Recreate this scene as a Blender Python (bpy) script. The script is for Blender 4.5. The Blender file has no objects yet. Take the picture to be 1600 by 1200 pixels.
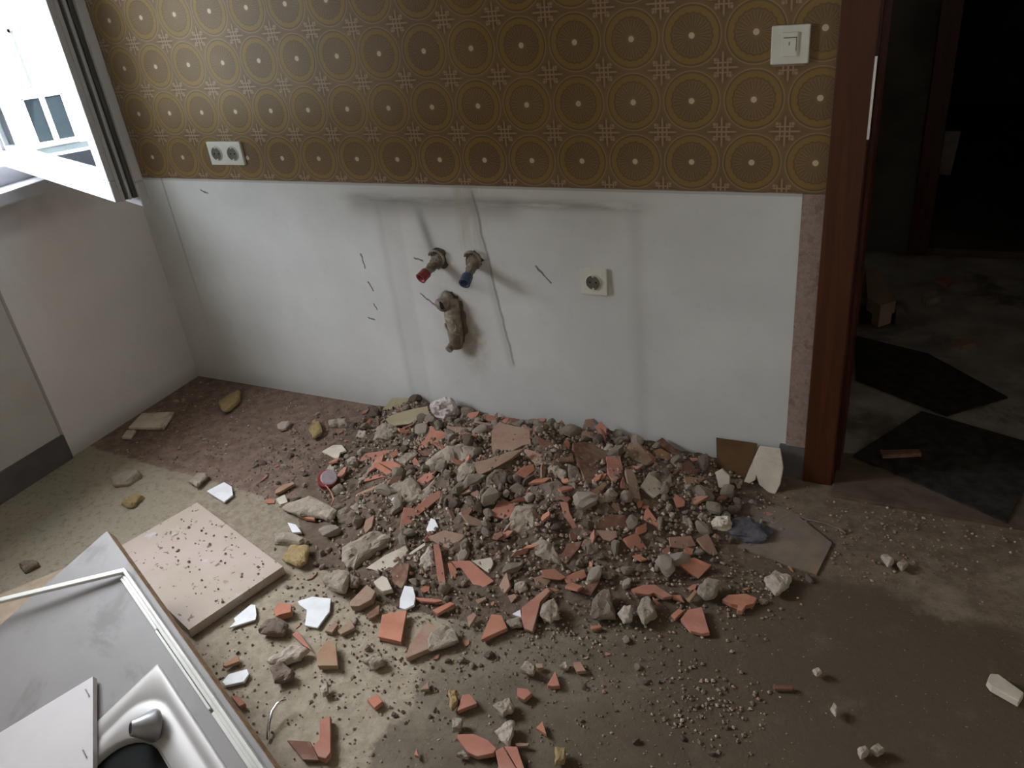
import bpy, bmesh, math, random
from mathutils import Vector, Matrix, noise

# ---------------------------------------------------------------- camera
sc = bpy.context.scene
COL = sc.collection
F_PX = 1263.85
CAM = Vector((2.632, -2.052, 1.461))
YAW_, PITCH_, ROLL_ = 0.50755, 0.50035, -0.12094
cyw, syw = math.cos(YAW_), math.sin(YAW_)
FWD = Vector((-syw*math.cos(PITCH_), cyw*math.cos(PITCH_), -math.sin(PITCH_)))
_R = Vector((cyw, syw, 0)); _U = _R.cross(FWD)
RGT = _R*math.cos(ROLL_) + _U*math.sin(ROLL_)
UPV = _U*math.cos(ROLL_) - _R*math.sin(ROLL_)
cd = bpy.data.cameras.new('camera'); cam = bpy.data.objects.new('camera', cd); COL.objects.link(cam)
M = Matrix((RGT, UPV, -FWD)).transposed().to_4x4(); M.translation = CAM
cam.matrix_world = M
cd.sensor_width = 36.0; cd.lens = F_PX/1600*36.0; cd.clip_start = .02; cd.clip_end = 200
sc.camera = cam

# ---------------------------------------------------------------- sky, sun, exposure
wd = bpy.data.worlds.new('overcast_sky'); sc.world = wd; wd.use_nodes = True
bg = wd.node_tree.nodes['Background']
bg.inputs[0].default_value = (.88, .93, 1.0, 1); bg.inputs[1].default_value = 5.6
sd = bpy.data.lights.new('sun', 'SUN'); sun = bpy.data.objects.new('sun', sd); COL.objects.link(sun)
sd.energy = 7; sd.angle = .03; sd.color = (1, .97, .90)
sun.rotation_euler = Vector((-.75, .25, -.75)).to_track_quat('-Z', 'Y').to_euler()   # falls on the neighbour's facade
pd = bpy.data.lights.new('window_portal', 'AREA'); po = bpy.data.objects.new('window_portal', pd); COL.objects.link(po)
pd.shape = 'RECTANGLE'; pd.size = 1.2; pd.size_y = 1.3; pd.cycles.is_portal = True
po.location = (-.21, -.94, 1.55); po.rotation_euler = Vector((1, 0, 0)).to_track_quat('-Z', 'Y').to_euler()
pd2 = bpy.data.lights.new('added_hall_opening_portal', 'AREA'); po2 = bpy.data.objects.new('added_hall_opening_portal', pd2); COL.objects.link(po2)  # portal for the unseen opening added to light the hall
pd2.shape = 'RECTANGLE'; pd2.size = .6; pd2.size_y = .6; pd2.cycles.is_portal = True
po2.location = (4.72, 1.20, 1.80); po2.rotation_euler = Vector((-1, 0, 0)).to_track_quat('-Z', 'Y').to_euler()
sc.view_settings.view_transform = 'Standard'; sc.view_settings.look = 'None'
sc.view_settings.gamma = 1; sc.view_settings.use_curve_mapping = False
sc.view_settings.exposure = 2.13

rnd = random.Random(7)

# ---------------------------------------------------------------- pixel helpers (photo points turned into places)
def ray(px, py):
    return (FWD*F_PX + RGT*(px-800) - UPV*(py-600)).normalized()
def on(px, py, ax, v):
    d = ray(px, py); return CAM + d*((v-CAM[ax])/d[ax])
def onp(px, py, P, n):
    d = ray(px, py); return CAM + d*((P-CAM).dot(n)/d.dot(n))
def heap(x, y):
    """height of the rubble heap above the floor"""
    def g(cx, cy, sx, sy, h): return h*math.exp(-((x-cx)/sx)**2-((y-cy)/sy)**2)
    h = g(1.68, -.25, .42, .27, .125) + g(1.30, -.30, .30, .30, .045) + g(1.95, -.42, .30, .26, .03) \
        + g(1.55, -.62, .34, .22, .035) + g(1.15, -.02, .16, .12, .05) + g(2.02, -.03, .28, .14, .02)
    h -= .008
    if h <= 0: return 0.0
    return h*(.9+.35*noise.noise(Vector((x*9, y*9, 0))))
def onheap(px, py, dz=0.0):
    d = ray(px, py); t = (1.461-.40)/-d.z
    while t < 9:
        p = CAM + d*t
        if p.z <= heap(p.x, p.y)+dz or p.y > -.004: return p
        t += .004
    return CAM+d*t
def heapn(x, y):
    e = .05
    return Vector((heap(x-e, y)-heap(x+e, y), heap(x, y-e)-heap(x, y+e), 2*e)).normalized()

# ---------------------------------------------------------------- node maths helper
class S:
    def __init__(s, nt, o): s.nt, s.o = nt, o
    def _m(s, op, *a, clamp=False):
        n = s.nt.nodes.new('ShaderNodeMath'); n.operation = op; n.use_clamp = clamp
        for i, x in enumerate((s,)+a):
            if isinstance(x, S): s.nt.links.new(x.o, n.inputs[i])
            else: n.inputs[i].default_value = x
        return S(s.nt, n.outputs[0])
    def __add__(s, b): return s._m('ADD', b)
    __radd__ = __add__
    def __sub__(s, b): return s._m('SUBTRACT', b)
    def __rsub__(s, b): return (s*-1)+b
    def __mul__(s, b): return s._m('MULTIPLY', b)
    __rmul__ = __mul__
    def __truediv__(s, b): return s._m('DIVIDE', b)
    def abs(s): return s._m('ABSOLUTE')
    def sqrt(s): return s._m('SQRT')
    def floor(s): return s._m('FLOOR')
    def sin(s): return s._m('SINE')
    def max(s, b): return s._m('MAXIMUM', b)
    def min(s, b): return s._m('MINIMUM', b)
    def atan2(s, b): return s._m('ARCTAN2', b)
    def exp(s): return s._m('EXPONENT')
    def clamp(s): return s._m('ADD', 0.0, clamp=True)
    def step(s, a, b):            # smooth 0..1 from a to b
        n = s.nt.nodes.new('ShaderNodeMapRange'); n.interpolation_type = 'SMOOTHSTEP'
        s.nt.links.new(s.o, n.inputs[0]); n.inputs[1].default_value = a; n.inputs[2].default_value = b
        if a > b:
            n.inputs[1].default_value = b; n.inputs[2].default_value = a
            n.inputs[3].default_value = 1; n.inputs[4].default_value = 0
        return S(s.nt, n.outputs[0])
    def band(s, c, w, soft): return (s-c).abs().step(w+soft, w)   # 1 inside |s-c|<w
def newmat(name, rough=.8, spec=.3, metal=0):
    m = bpy.data.materials.new(name); m.use_nodes = True
    b = m.node_tree.nodes['Principled BSDF']
    b.inputs['Roughness'].default_value = rough; b.inputs['Specular IOR Level'].default_value = spec
    b.inputs['Metallic'].default_value = metal
    return m, m.node_tree, b
def coords(nt, kind='world'):
    if kind == 'world': o = nt.nodes.new('ShaderNodeNewGeometry').outputs['Position']
    else: o = nt.nodes.new('ShaderNodeTexCoord').outputs['Object']
    sp = nt.nodes.new('ShaderNodeSeparateXYZ'); nt.links.new(o, sp.inputs[0])
    return o, S(nt, sp.outputs[0]), S(nt, sp.outputs[1]), S(nt, sp.outputs[2])
def nz(nt, co, scale, detail=4, rough=.55, dist=0, off=None):
    n = nt.nodes.new('ShaderNodeTexNoise'); n.inputs['Scale'].default_value = scale
    n.inputs['Detail'].default_value = detail; n.inputs['Roughness'].default_value = rough; n.inputs['Distortion'].default_value = dist
    if off is not None:
        mp = nt.nodes.new('ShaderNodeMapping'); nt.links.new(co, mp.inputs[0]); mp.inputs['Location'].default_value = off[0:3]
        if len(off) > 3: mp.inputs['Scale'].default_value = off[3:6]
        co = mp.outputs[0]
    nt.links.new(co, n.inputs['Vector']); return S(nt, n.outputs['Fac'])
def mix(nt, fac, a, b):
    n = nt.nodes.new('ShaderNodeMix'); n.data_type = 'RGBA'
    if isinstance(fac, S): nt.links.new(fac.o, n.inputs[0])
    else: n.inputs[0].default_value = fac
    for i, c in ((6, a), (7, b)):
        if isinstance(c, (tuple, list)): n.inputs[i].default_value = (*c, 1)
        else: nt.links.new(c, n.inputs[i])
    return n.outputs[2]
def bump(nt, b, h, strength=.5, dist=.01):
    n = nt.nodes.new('ShaderNodeBump'); n.inputs['Strength'].default_value = strength; n.inputs['Distance'].default_value = dist
    nt.links.new(h.o, n.inputs['Height']); nt.links.new(n.outputs[0], b.inputs['Normal'])
def rgb(h):
    f = lambda c: ((c/255+.055)/1.055)**2.4 if c > 10 else c/255/12.92
    return (f(h[0]), f(h[1]), f(h[2]))
def simple(name, c, rough=.8, spec=.3, metal=0, var=.25, scale=18, dirt=None, dirtamt=.5, bmp=.2, kind='obj'):
    m, nt, b = newmat(name, rough, spec, metal)
    co, x, y, z = coords(nt, 'world' if kind == 'world' else 'obj')
    n1 = nz(nt, co, scale, 5)
    lo = tuple(v*(1-var) for v in c); hi = tuple(min(1, v*(1+var)) for v in c)
    col = mix(nt, n1.step(.3, .7), lo, hi)
    if dirt:
        n2 = nz(nt, co, scale*.45, 6, .65, .4, (3, 1, 2))
        col = mix(nt, n2.step(.52, .66)*dirtamt, col, dirt)
    nt.links.new(col, b.inputs['Base Color'])
    if bmp: bump(nt, b, nz(nt, co, scale*3, 5), bmp, .004)
    return m

# ---------------------------------------------------------------- materials
WHITE_PLASTER = (.62, .62, .60)
def mat_tiled():
    """upper wall paper: brown with gold ringed medallions, 15 cm repeat; below 0.84 m bare off-white plaster"""
    m, nt, b = newmat('patterned_wall', .55, .35)
    co, x, y, z = coords(nt)
    u = (x-2.39)/.15+.5; v = (z-.915)/.15+.5
    fu = u-u.floor()-.5; fv = v-v.floor()-.5
    r = (fu*fu+fv*fv).sqrt(); an = fv.atan2(fu)
    nb = nz(nt, co, 160, 3)
    base = mix(nt, nz(nt, co, 5, 4).step(.3, .7), rgb((122, 98, 68)), rgb((138, 112, 76)))
    # corner darkening between the rings, then crossing light bars
    cu = fu.abs()*-1+.5; cv = fv.abs()*-1+.5       # distance from the tile edges
    cor = r.step(.50, .60)
    base = mix(nt, cor*.6, base, rgb((98, 72, 50)))
    # thin pale outline rings
    base = mix(nt, r.band(.468, .006, .008)*.55, base, rgb((176, 150, 108)))
    base = mix(nt, r.band(.445, .010, .008)*.45, base, rgb((92, 70, 42)))
    # gold ring with a wavy inside edge
    wav = (an*20).sin()*.008
    rr = r+wav
    base = mix(nt, (r.step(.435, .42)*rr.step(.325, .34))*.85, base, rgb((146, 117, 60)))
    base = mix(nt, rr.band(.33, .008, .01)*.5, base, rgb((84, 62, 36)))
    # sunburst rays in the disc
    ray_ = (an*32).sin().step(.1, .8)*r.step(.06, .12)*rr.step(.32, .28)
    base = mix(nt, ray_*.55, base, rgb((92, 70, 46)))
    ray2 = (an*16).sin().step(.93, 1.0)*r.step(.08, .16)*rr.step(.28, .22)
    base = mix(nt, ray2*.45, base, rgb((168, 142, 106)))
    # lattice of light bars around every corner
    near = cu.max(cv).step(.20, .16)
    def bar(a, c0, w): return a.band(c0, w, .006)
    lat = (bar(cu, 0, .012)*cv.step(.27, .2)).max(bar(cv, 0, .012)*cu.step(.27, .2))
    lat = lat.max((bar(cu, .075, .009)*cv.step(.15, .13)).max(bar(cv, .075, .009)*cu.step(.15, .13)))
    lat = lat.max((cu-.12).abs().max((cv-.12).abs()).step(.03, .018))
    base = mix(nt, lat*r.step(.485, .5)*.75, base, rgb((182, 154, 124)))
    # white middle dot
    base = mix(nt, r.step(.055, .04), base, rgb((225, 205, 175)))
    base = mix(nt, nb*.25, base, rgb((88, 72, 56)))
    base = mix(nt, .16, base, rgb((60, 44, 28)))
    # ---- plaster part
    n1 = nz(nt, co, 3, 5); n2 = nz(nt, co, 30, 5, .6)
    pl = mix(nt, n1.step(.35, .7), (.60, .60, .585), (.68, .68, .665))
    pl = mix(nt, n2.step(.55, .8)*.2, pl, (.40, .38, .35))
    grime = (.20, .18, .16)
    def g(x0, w): q = (x-x0)/w; return (q*q*-1).exp()
    def gz(z0, w): q = (z-z0)/w; return (q*q*-1).exp()
    wob = (nz(nt, co, 4, 3)-.5)*.03
    xw = x+wob
    # dusty outline of the removed cupboards
    hz = gz(.79, .016)*x.step(.9, 1.06)*x.step(2.02, 1.9)*nz(nt, co, 6, 4, .6, 0, (0, 0, 0, 1, 1, 8)).step(.3, .6)
    pl = mix(nt, hz*.55, pl, grime)
    pl = mix(nt, gz(.772, .035)*x.band(1.28, .26, .08)*.42, pl, grime)
    vv = (((xw-1.085)/.018)*((xw-1.085)/.018)*-1).exp()*.2
    vv = vv.max((((x-1.935)/.022)*((x-1.935)/.022)*-1).exp()*.17)
    vv = vv.max(x.band(1.12, .03, .02)*.12)
    pl = mix(nt, vv*z.step(.80, .77), pl, grime)
    # dark streak above the hot pipe, water streaks above the cold pipe
    slx = x-(z-.6)*-.22
    pl = mix(nt, (((slx-1.27)/.017)*((slx-1.27)/.017)*-1).exp()*z.step(.60, .63)*z.step(.80, .70)*.6, pl, (.13, .11, .10))
    pl = mix(nt, x.band(1.42, .035, .03)*z.step(.62, .68)*nz(nt, co, 40, 3, .6, 0, (0, 0, 0, 1, 1, .08)).step(.35, .65)*.5, pl, (.42, .38, .28))
    crk = x-(z-.5)*-.13+(nz(nt, co, 12, 3)-.5)*.02
    pl = mix(nt, crk.band(1.475, .002, .004)*z.step(.24, .26)*z.step(.84, .80)*.6, pl, grime)
    pl = mix(nt, (((crk-1.465)/.014)*((crk-1.465)/.014)*-1).exp()*z.step(.22, .26)*.22, pl, grime)
    # brown stain round the waste outlet
    dx = (x-1.325-(z-.4)*-.25)/.06; dz = (z-.36)/.13
    pl = mix(nt, ((dx*dx+dz*dz)*-1).exp()*nz(nt, co, 25, 5).step(.25, .6)*.62, pl, (.22, .15, .09))
    # step near the corner
    pl = mix(nt, x.band(.150, .0025, .004)*z.step(.1, .8)*.45, pl, grime)
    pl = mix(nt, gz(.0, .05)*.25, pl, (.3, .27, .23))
    # scratches and chips
    for (xa, za, xb, zb) in ((.98, .60, .985, .55), (.985, .50, 1.0, .47), (.99, .42, 1.0, .40), (.955, .365, .98, .36),
                             (1.19, .475, 1.265, .42), (1.62, .60, 1.665, .55), (1.19, .60, 1.22, .59), (.33, .80, .36, .79)):
        L = math.hypot(xb-xa, zb-za); ux, uz = (xb-xa)/L, (zb-za)/L
        al = (x-xa)*ux+(z-za)*uz; pe = (x-xa)*-uz+(z-za)*ux+(nz(nt, co, 60, 2)-.5)*.01
        pl = mix(nt, pe.band(0, .0018, .002)*al.band(L/2, L/2, .004)*.85, pl, (.10, .08, .07))
    sel = z.step(.8385, .8405)
    col = mix(nt, sel, pl, base)
    col = mix(nt, z.band(.838, .004, .004)*.35, col, (.12, .10, .07))
    nt.links.new(col, b.inputs['Base Color'])
    rg = sel*-.35+.9; nt.links.new(rg.o, b.inputs['Roughness'])
    bump(nt, b, nz(nt, co, 60, 5)*.4+sel*.3, .25, .006)
    return m
def mat_leftwall():
    m, nt, b = newmat('left_wall_paint', .9, .2)
    co, x, y, z = coords(nt)
    n = nz(nt, co, 3, 5)
    right = mix(nt, n.step(.3, .7), (.68, .655, .645), (.75, .725, .71))
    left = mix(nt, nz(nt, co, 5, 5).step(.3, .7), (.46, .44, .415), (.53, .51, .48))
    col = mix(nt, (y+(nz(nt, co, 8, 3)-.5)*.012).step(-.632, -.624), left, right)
    col = mix(nt, y.band(-.626, .004, .004)*.6, col, (.14, .12, .11))
    col = mix(nt, z.band(.86, .04, .05)*nz(nt, co, 5, 4).step(.3, .7)*.35, col, (.2, .18, .16))
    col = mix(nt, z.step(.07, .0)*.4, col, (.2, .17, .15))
    nt.links.new(col, b.inputs['Base Color']); bump(nt, b, nz(nt, co, 40, 5), .2, .005)
    return m
def mat_floor():
    m, nt, b = newmat('dusty_floor', .85, .25)
    co, x, y, z = coords(nt)
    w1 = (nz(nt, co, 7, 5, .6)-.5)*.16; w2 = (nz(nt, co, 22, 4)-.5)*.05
    lino = mix(nt, nz(nt, co, 4, 6, .6).step(.3, .72), rgb((146, 138, 120)), rgb((154, 144, 125)))
    lino = mix(nt, (x+(y+.5)*-.35+w1*5).step(1.4, 2.5)*.85, lino, rgb((74, 60, 45)))  # darker towards the right: light falloff put into the lino colour
    lino = mix(nt, nz(nt, co, 45, 6, .7).step(.48, .68)*.5, lino, rgb((92, 82, 68)))
    lino = mix(nt, nz(nt, co, 12, 5, .6, 0, (4, 4, 0)).step(.55, .75)*.18, lino, rgb((150, 138, 118)))
    # bare screed showing through: left of a ragged edge
    edge = (x+w1*.9+w2*.6-(y+1.15)*-.10)
    screed = mix(nt, nz(nt, co, 30, 6, .7).step(.35, .65), rgb((150, 138, 118)), rgb((172, 160, 140)))
    msk = edge.step(1.755, 1.735)*(y+w1).step(-.78, -.86)*x.step(.9, 1.1)
    col = mix(nt, msk*.9, lino, screed)
    # dust around and under the heap
    dx = (x-1.25)/.85; dy = (y+.50)/.42
    dm = ((dx*dx+dy*dy).sqrt()+w1*1.6).step(1.1, .7)
    col = mix(nt, dm*.8, col, mix(nt, nz(nt, co, 34, 6, .7).step(.35, .65), rgb((128, 114, 96)), rgb((158, 146, 128))))
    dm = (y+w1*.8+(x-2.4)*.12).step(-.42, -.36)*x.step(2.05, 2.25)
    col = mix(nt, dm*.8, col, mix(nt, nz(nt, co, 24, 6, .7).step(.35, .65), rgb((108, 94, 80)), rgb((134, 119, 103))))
    # flat plaster smears near the doorway
    for cx, cy, sx, sy in ((2.79, -.42, .06, .07), (2.97, -.27, .10, .05), (2.72, -.30, .07, .05)):
        px_ = (x-cx+w2+w1*.5)/sx; py_ = (y-cy-w1*.6)/sy
        col = mix(nt, (px_*px_+py_*py_).sqrt().step(1.25, .7)*nz(nt, co, 18, 4).step(.35, .6)*.55, col, rgb((150, 136, 118)))
    # brown earth where the cupboards stood
    dirt = mix(nt, nz(nt, co, 26, 6, .7).step(.35, .65), rgb((102, 83, 74)), rgb((134, 112, 99)))
    dmask = (y+w2*.8-(x*-.045)).step(-.56, -.545)*(x+w1*1.2).step(1.22, .95)
    col = mix(nt, dmask*.95, col, dirt)
    # scratches and crumbs
    col = mix(nt, nz(nt, co, 130, 3, .6).step(.64, .70)*.55, col, rgb((62, 52, 42)))
    col = mix(nt, nz(nt, co, 110, 3, .6, 0, (9, 2, 0)).step(.66, .72)*.5, col, rgb((196, 184, 164)))
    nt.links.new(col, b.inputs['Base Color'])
    bump(nt, b, nz(nt, co, 60, 6, .7)+nz(nt, co, 12, 4), .5, .008)
    return m
def mat_brick(name, c, dusty):
    m, nt, b = newmat(name, .9, .15)
    co, x, y, z = coords(nt, 'obj')
    oi = nt.nodes.new('ShaderNodeObjectInfo'); rn = S(nt, oi.outputs['Random'])
    n = nz(nt, co, 16, 5); n2 = nz(nt, co, 50, 5, .7)
    col = mix(nt, n.step(.3, .7), tuple(v*.82 for v in c), tuple(min(1, v*1.12) for v in c))
    col = mix(nt, rn*.30, col, tuple(v*.6 for v in c))
    d = (n2*.6+n*.5+rn*.12)
    col = mix(nt, d.step(.62-dusty*.25, .80-dusty*.15)*(.45+dusty*.4), col, rgb((158, 140, 120)))
    nt.links.new(col, b.inputs['Base Color']); bump(nt, b, n2, .35, .004)
    return m
def mat_mortar(name, lo, hi):
    m, nt, b = newmat(name, .95, .1)
    co, x, y, z = coords(nt, 'obj')
    oi = nt.nodes.new('ShaderNodeObjectInfo'); rn = S(nt, oi.outputs['Random'])
    n = nz(nt, co, 22, 6, .7)
    col = mix(nt, n.step(.3, .7), lo, hi)
    col = mix(nt, rn*.35, col, tuple(v*.62 for v in lo))
    nt.links.new(col, b.inputs['Base Color']); bump(nt, b, nz(nt, co, 70, 6, .7), .8, .006)
    return m
MT = {}
MT['brick'] = mat_brick('terracotta', rgb((182, 126, 108)), .1)
MT['bricko'] = mat_brick('terracotta_orange', rgb((192, 132, 108)), 0)
MT['brickd'] = mat_brick('terracotta_dusty', rgb((166, 128, 112)), .7)
MT['brickk'] = mat_brick('terracotta_dark', rgb((130, 94, 80)), .2)
MT['bricktan'] = mat_brick('terracotta_tan', rgb((176, 136, 108)), .4)
MT['mortar'] = mat_mortar('mortar_grey', rgb((146, 134, 119)), rgb((184, 171, 155)))
MT['mortard'] = mat_mortar('mortar_dark', rgb((116, 101, 90)), rgb((144, 130, 117)))
MT['mortarl'] = mat_mortar('mortar_pale', rgb((170, 156, 143)), rgb((202, 189, 175)))
MT['mortary'] = mat_mortar('mortar_tan', rgb((150, 128, 92)), rgb((176, 154, 112)))
MT['plasterw'] = simple('white_glaze', (.80, .80, .82), .45, .4, var=.06, scale=25, dirt=(.55, .5, .44), dirtamt=.35, bmp=.1)
MT['plasterp'] = simple('pale_plaster', rgb((200, 190, 174)), .9, .1, var=.1, scale=20, dirt=rgb((150, 134, 112)), dirtamt=.7, bmp=.5)
MT['dust'] = mat_mortar('rubble_dust', rgb((100, 85, 73)), rgb((130, 114, 100)))
MT['gravel'] = mat_mortar('gravel', rgb((126, 111, 97)), rgb((164, 150, 134)))
MT['steel'] = simple('brushed_steel', (.44, .42, .405), .5, .4, .35, var=.06, scale=6, dirt=(.45, .43, .40), dirtamt=.3, bmp=.03)
MT['chrome'] = simple('chrome', (.75, .75, .76), .16, .5, 1, var=.05, bmp=0)
MT['pvc'] = simple('window_plastic', (.46, .47, .50), .4, .4, var=.04, scale=8, dirt=(.45, .43, .41), dirtamt=.25, bmp=.03)
MT['gasket'] = simple('rubber_gasket', (.085, .085, .08), .7, .2, var=.1, bmp=0)
MT['plastic'] = simple('cream_plastic', (.66, .65, .58), .4, .4, var=.04, bmp=0)
MT['plasticd'] = simple('dark_fitting_plastic', (.13, .125, .10), .6, .3, var=.15, scale=60, bmp=0)  # dark tone for the socket wells and the rocker's shadow line
MT['red'] = simple('red_plastic', (.27, .035, .04), .45, .4, var=.12, bmp=0)
MT['blue'] = simple('blue_plastic', (.055, .075, .15), .45, .4, var=.12, bmp=0)
MT['corrod'] = simple('corroded_brass', (.26, .22, .17), .7, .3, .3, var=.35, scale=50, dirt=(.45, .42, .36), dirtamt=.7, bmp=.4)
MT['hole'] = simple('broken_hole_edge', (.10, .085, .07), .95, .1, var=.3, bmp=.3)
MT['blk'] = simple('black_hole', (.012, .012, .012), .7, .1, var=.1, bmp=0)
MT['laminate'] = simple('grey_laminate', (.275, .258, .25), .5, .35, var=.05, scale=9, dirt=(.15, .135, .128), dirtamt=.6, bmp=.05)
MT['chip'] = simple('chipboard', rgb((165, 138, 112)), .9, .1, var=.2, scale=60, dirt=rgb((128, 104, 84)), dirtamt=.6, bmp=.5)
MT['chiplight'] = simple('chipboard_face', rgb((176, 158, 136)), .85, .15, var=.1, scale=40, bmp=.2)
MT['trim'] = simple('ivory_trim_plastic', (.66, .65, .60), .35, .45, var=.06, scale=15, dirt=(.4, .37, .32), dirtamt=.5, bmp=.05)
MT['white_lam'] = simple('white_melamine', (.66, .62, .62), .45, .35, var=.04, scale=5, dirt=(.5, .46, .45), dirtamt=.3, bmp=.03)
MT['cap'] = simple('grey_metal_cap', (.30, .30, .31), .35, .5, .6, var=.1, bmp=0)
MT['card'] = simple('dark_hardboard', rgb((96, 72, 48)), .85, .15, var=.2, scale=12, bmp=.2)
MT['rag'] = simple('purple_blue_cloth', rgb((88, 85, 91)), .9, .1, var=.3, scale=25, bmp=.3)
MT['sheet'] = simple('dusty_plastic_sheet', rgb((124, 112, 101)), .7, .2, var=.12, scale=16, dirt=rgb((140, 122, 100)), dirtamt=.9, bmp=.3)
MT['paper'] = simple('crumpled_paper', rgb((196, 184, 180)), .8, .2, var=.15, scale=40, bmp=.5)
MT['beige'] = simple('beige_slab', rgb((160, 148, 120)), .9, .1, var=.12, scale=14, bmp=.3)
MT['mat'] = simple('dark_floor_mat', (.035, .032, .027), .95, .08, var=.35, scale=30, bmp=.5)
MT['base'] = simple('dark_skirting', (.115, .105, .105), .75, .2, var=.15, scale=12, bmp=.15, kind='world')
MT['paleskirt'] = simple('worn_threshold', rgb((96, 82, 70)), .9, .12, var=.2, scale=14, dirt=rgb((76, 66, 55)), dirtamt=.7, bmp=.4, kind='world')
MT['rough'] = simple('rough_pink_render', rgb((160, 140, 130)), .95, .1, var=.12, scale=90, dirt=rgb((132, 112, 102)), dirtamt=.8, bmp=1, kind='world')
MT['room'] = simple('room_paint', (.66, .60, .50), .9, .15, var=.1, scale=4, bmp=.1, kind='world')
MT['ceil'] = simple('ceiling_paint', (.74, .71, .66), .9, .15, var=.06, scale=3, bmp=.1, kind='world')
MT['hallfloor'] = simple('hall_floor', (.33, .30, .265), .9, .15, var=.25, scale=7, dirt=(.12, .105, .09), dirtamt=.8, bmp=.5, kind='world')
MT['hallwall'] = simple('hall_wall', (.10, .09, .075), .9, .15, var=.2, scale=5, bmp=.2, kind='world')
def mat_wood(name, c1, c2, rough=.45):
    m, nt, b = newmat(name, rough, .4)
    co, x, y, z = coords(nt)
    n = nz(nt, co, 3, 6, .6, 1.2, (0, 0, 0, 14, 14, .7))
    col = mix(nt, n.step(.3, .7), c1, c2)
    nt.links.new(col, b.inputs['Base Color']); bump(nt, b, n, .08, .003)
    return m
MT['wood'] = mat_wood('door_casing_wood', rgb((64, 33, 14)), rgb((80, 42, 20)))
MT['wooddark'] = mat_wood('door_jamb_wood', rgb((58, 24, 16)), rgb((80, 34, 22)))
def mat_speckle():
    m, nt, b = newmat('speckled_panel_face', .6, .3)
    co, x, y, z = coords(nt, 'obj')
    col = mix(nt, nz(nt, co, 5, 5).step(.3, .7), rgb((188, 170, 161)), rgb((176, 161, 145)))
    col = mix(nt, nz(nt, co, 9, 5, .6, 0, (2, 7, 0)).step(.6, .68)*.8, col, rgb((196, 194, 198)))
    col = mix(nt, nz(nt, co, 55, 3, .5, .5).step(.64, .69)*.9, col, rgb((112, 92, 78)))
    col = mix(nt, nz(nt, co, 25, 3, .5, .5, (5, 5, 0)).step(.68, .72)*.7, col, rgb((150, 128, 110)))
    nt.links.new(col, b.inputs['Base Color']); return m
MT['speckle'] = mat_speckle()
def mat_glass():
    m = bpy.data.materials.new('window_glass'); m.use_nodes = True; nt = m.node_tree; nt.nodes.clear()
    o = nt.nodes.new('ShaderNodeOutputMaterial'); mx = nt.nodes.new('ShaderNodeMixShader')
    t = nt.nodes.new('ShaderNodeBsdfTransparent'); g = nt.nodes.new('ShaderNodeBsdfGlossy'); f = nt.nodes.new('ShaderNodeFresnel')
    g.inputs['Roughness'].default_value = 0; g.inputs['Color'].default_value = (.93, .98, 1, 1); f.inputs['IOR'].default_value = 2.0
    t.inputs['Color'].default_value = (.86, .9, .9, 1)
    nt.links.new(f.outputs[0], mx.inputs[0]); nt.links.new(t.outputs[0], mx.inputs[1]); nt.links.new(g.outputs[0], mx.inputs[2])
    nt.links.new(mx.outputs[0], o.inputs[0]); return m
MT['glass'] = mat_glass()
MT['facade'] = simple('white_render', (.80, .79, .74), .9, .1, var=.03, scale=.5, bmp=0, kind='world')
MT['facadeg'] = simple('pale_grey_render', (.17, .17, .165), .9, .1, var=.05, scale=.5, bmp=0, kind='world')
MT['shut'] = simple('dark_window_pane', (.022, .032, .038), .4, .2, var=.1, bmp=0)
MT['roofblue'] = simple('blue_grey_roof', (.075, .092, .10), .8, .2, var=.15, scale=1.5, bmp=0, kind='world')

# ---------------------------------------------------------------- mesh helpers
def link(name, me, mat, parent=None):
    o = bpy.data.objects.new(name, me); COL.objects.link(o)
    if mat is not None:
        for mm in (mat if isinstance(mat, (list, tuple)) else [mat]): me.materials.append(MT[mm] if isinstance(mm, str) else mm)
    if parent: o.parent = parent
    return o
def empty(name, loc=(0, 0, 0)):
    o = bpy.data.objects.new(name, None); COL.objects.link(o); o.location = loc; o.empty_display_size = .05; return o
def tag(o, label=None, cat=None, group=None, kind=None):
    if label: o['label'] = label
    if cat: o['category'] = cat
    if group: o['group'] = group
    if kind: o['kind'] = kind
    return o
def from_bm(name, bm, mat, parent=None, smooth=False, origin=None):
    bmesh.ops.recalc_face_normals(bm, faces=bm.faces)
    if origin is None and parent is None:
        n = len(bm.verts)
        if n:
            c = sum((v.co for v in bm.verts), Vector())/n
            origin = Vector((c.x, c.y, min(v.co.z for v in bm.verts)))
    if origin is not None:
        for v in bm.verts: v.co -= origin
    elif parent is not None:
        inv = Matrix.Translation(-Vector(parent.location))
        off = Vector(parent.location)
        pp = parent.parent
        while pp: off += Vector(pp.location); pp = pp.parent
        for v in bm.verts: v.co -= off
    me = bpy.data.meshes.new(name); bm.to_mesh(me); bm.free()
    if smooth:
        for p in me.polygons: p.use_smooth = True
    o = link(name, me, mat, parent)
    if origin is not None and parent is None: o.location = origin
    return o
def bm_box(bm, lo, hi, bev=0):
    r = bmesh.ops.create_cube(bm, size=1)
    for v in r['verts']:
        v.co = Vector([lo[i]+(hi[i]-lo[i])*(v.co[i]+.5) for i in range(3)])
    if bev:
        es = set(e for v in r['verts'] for e in v.link_edges)
        bmesh.ops.bevel(bm, geom=list(es), offset=bev, segments=2, affect='EDGES', profile=.6)
def box(name, lo, hi, mat, parent=None, bev=0):
    bm = bmesh.new(); bm_box(bm, lo, hi, bev); return from_bm(name, bm, mat, parent)
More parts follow.
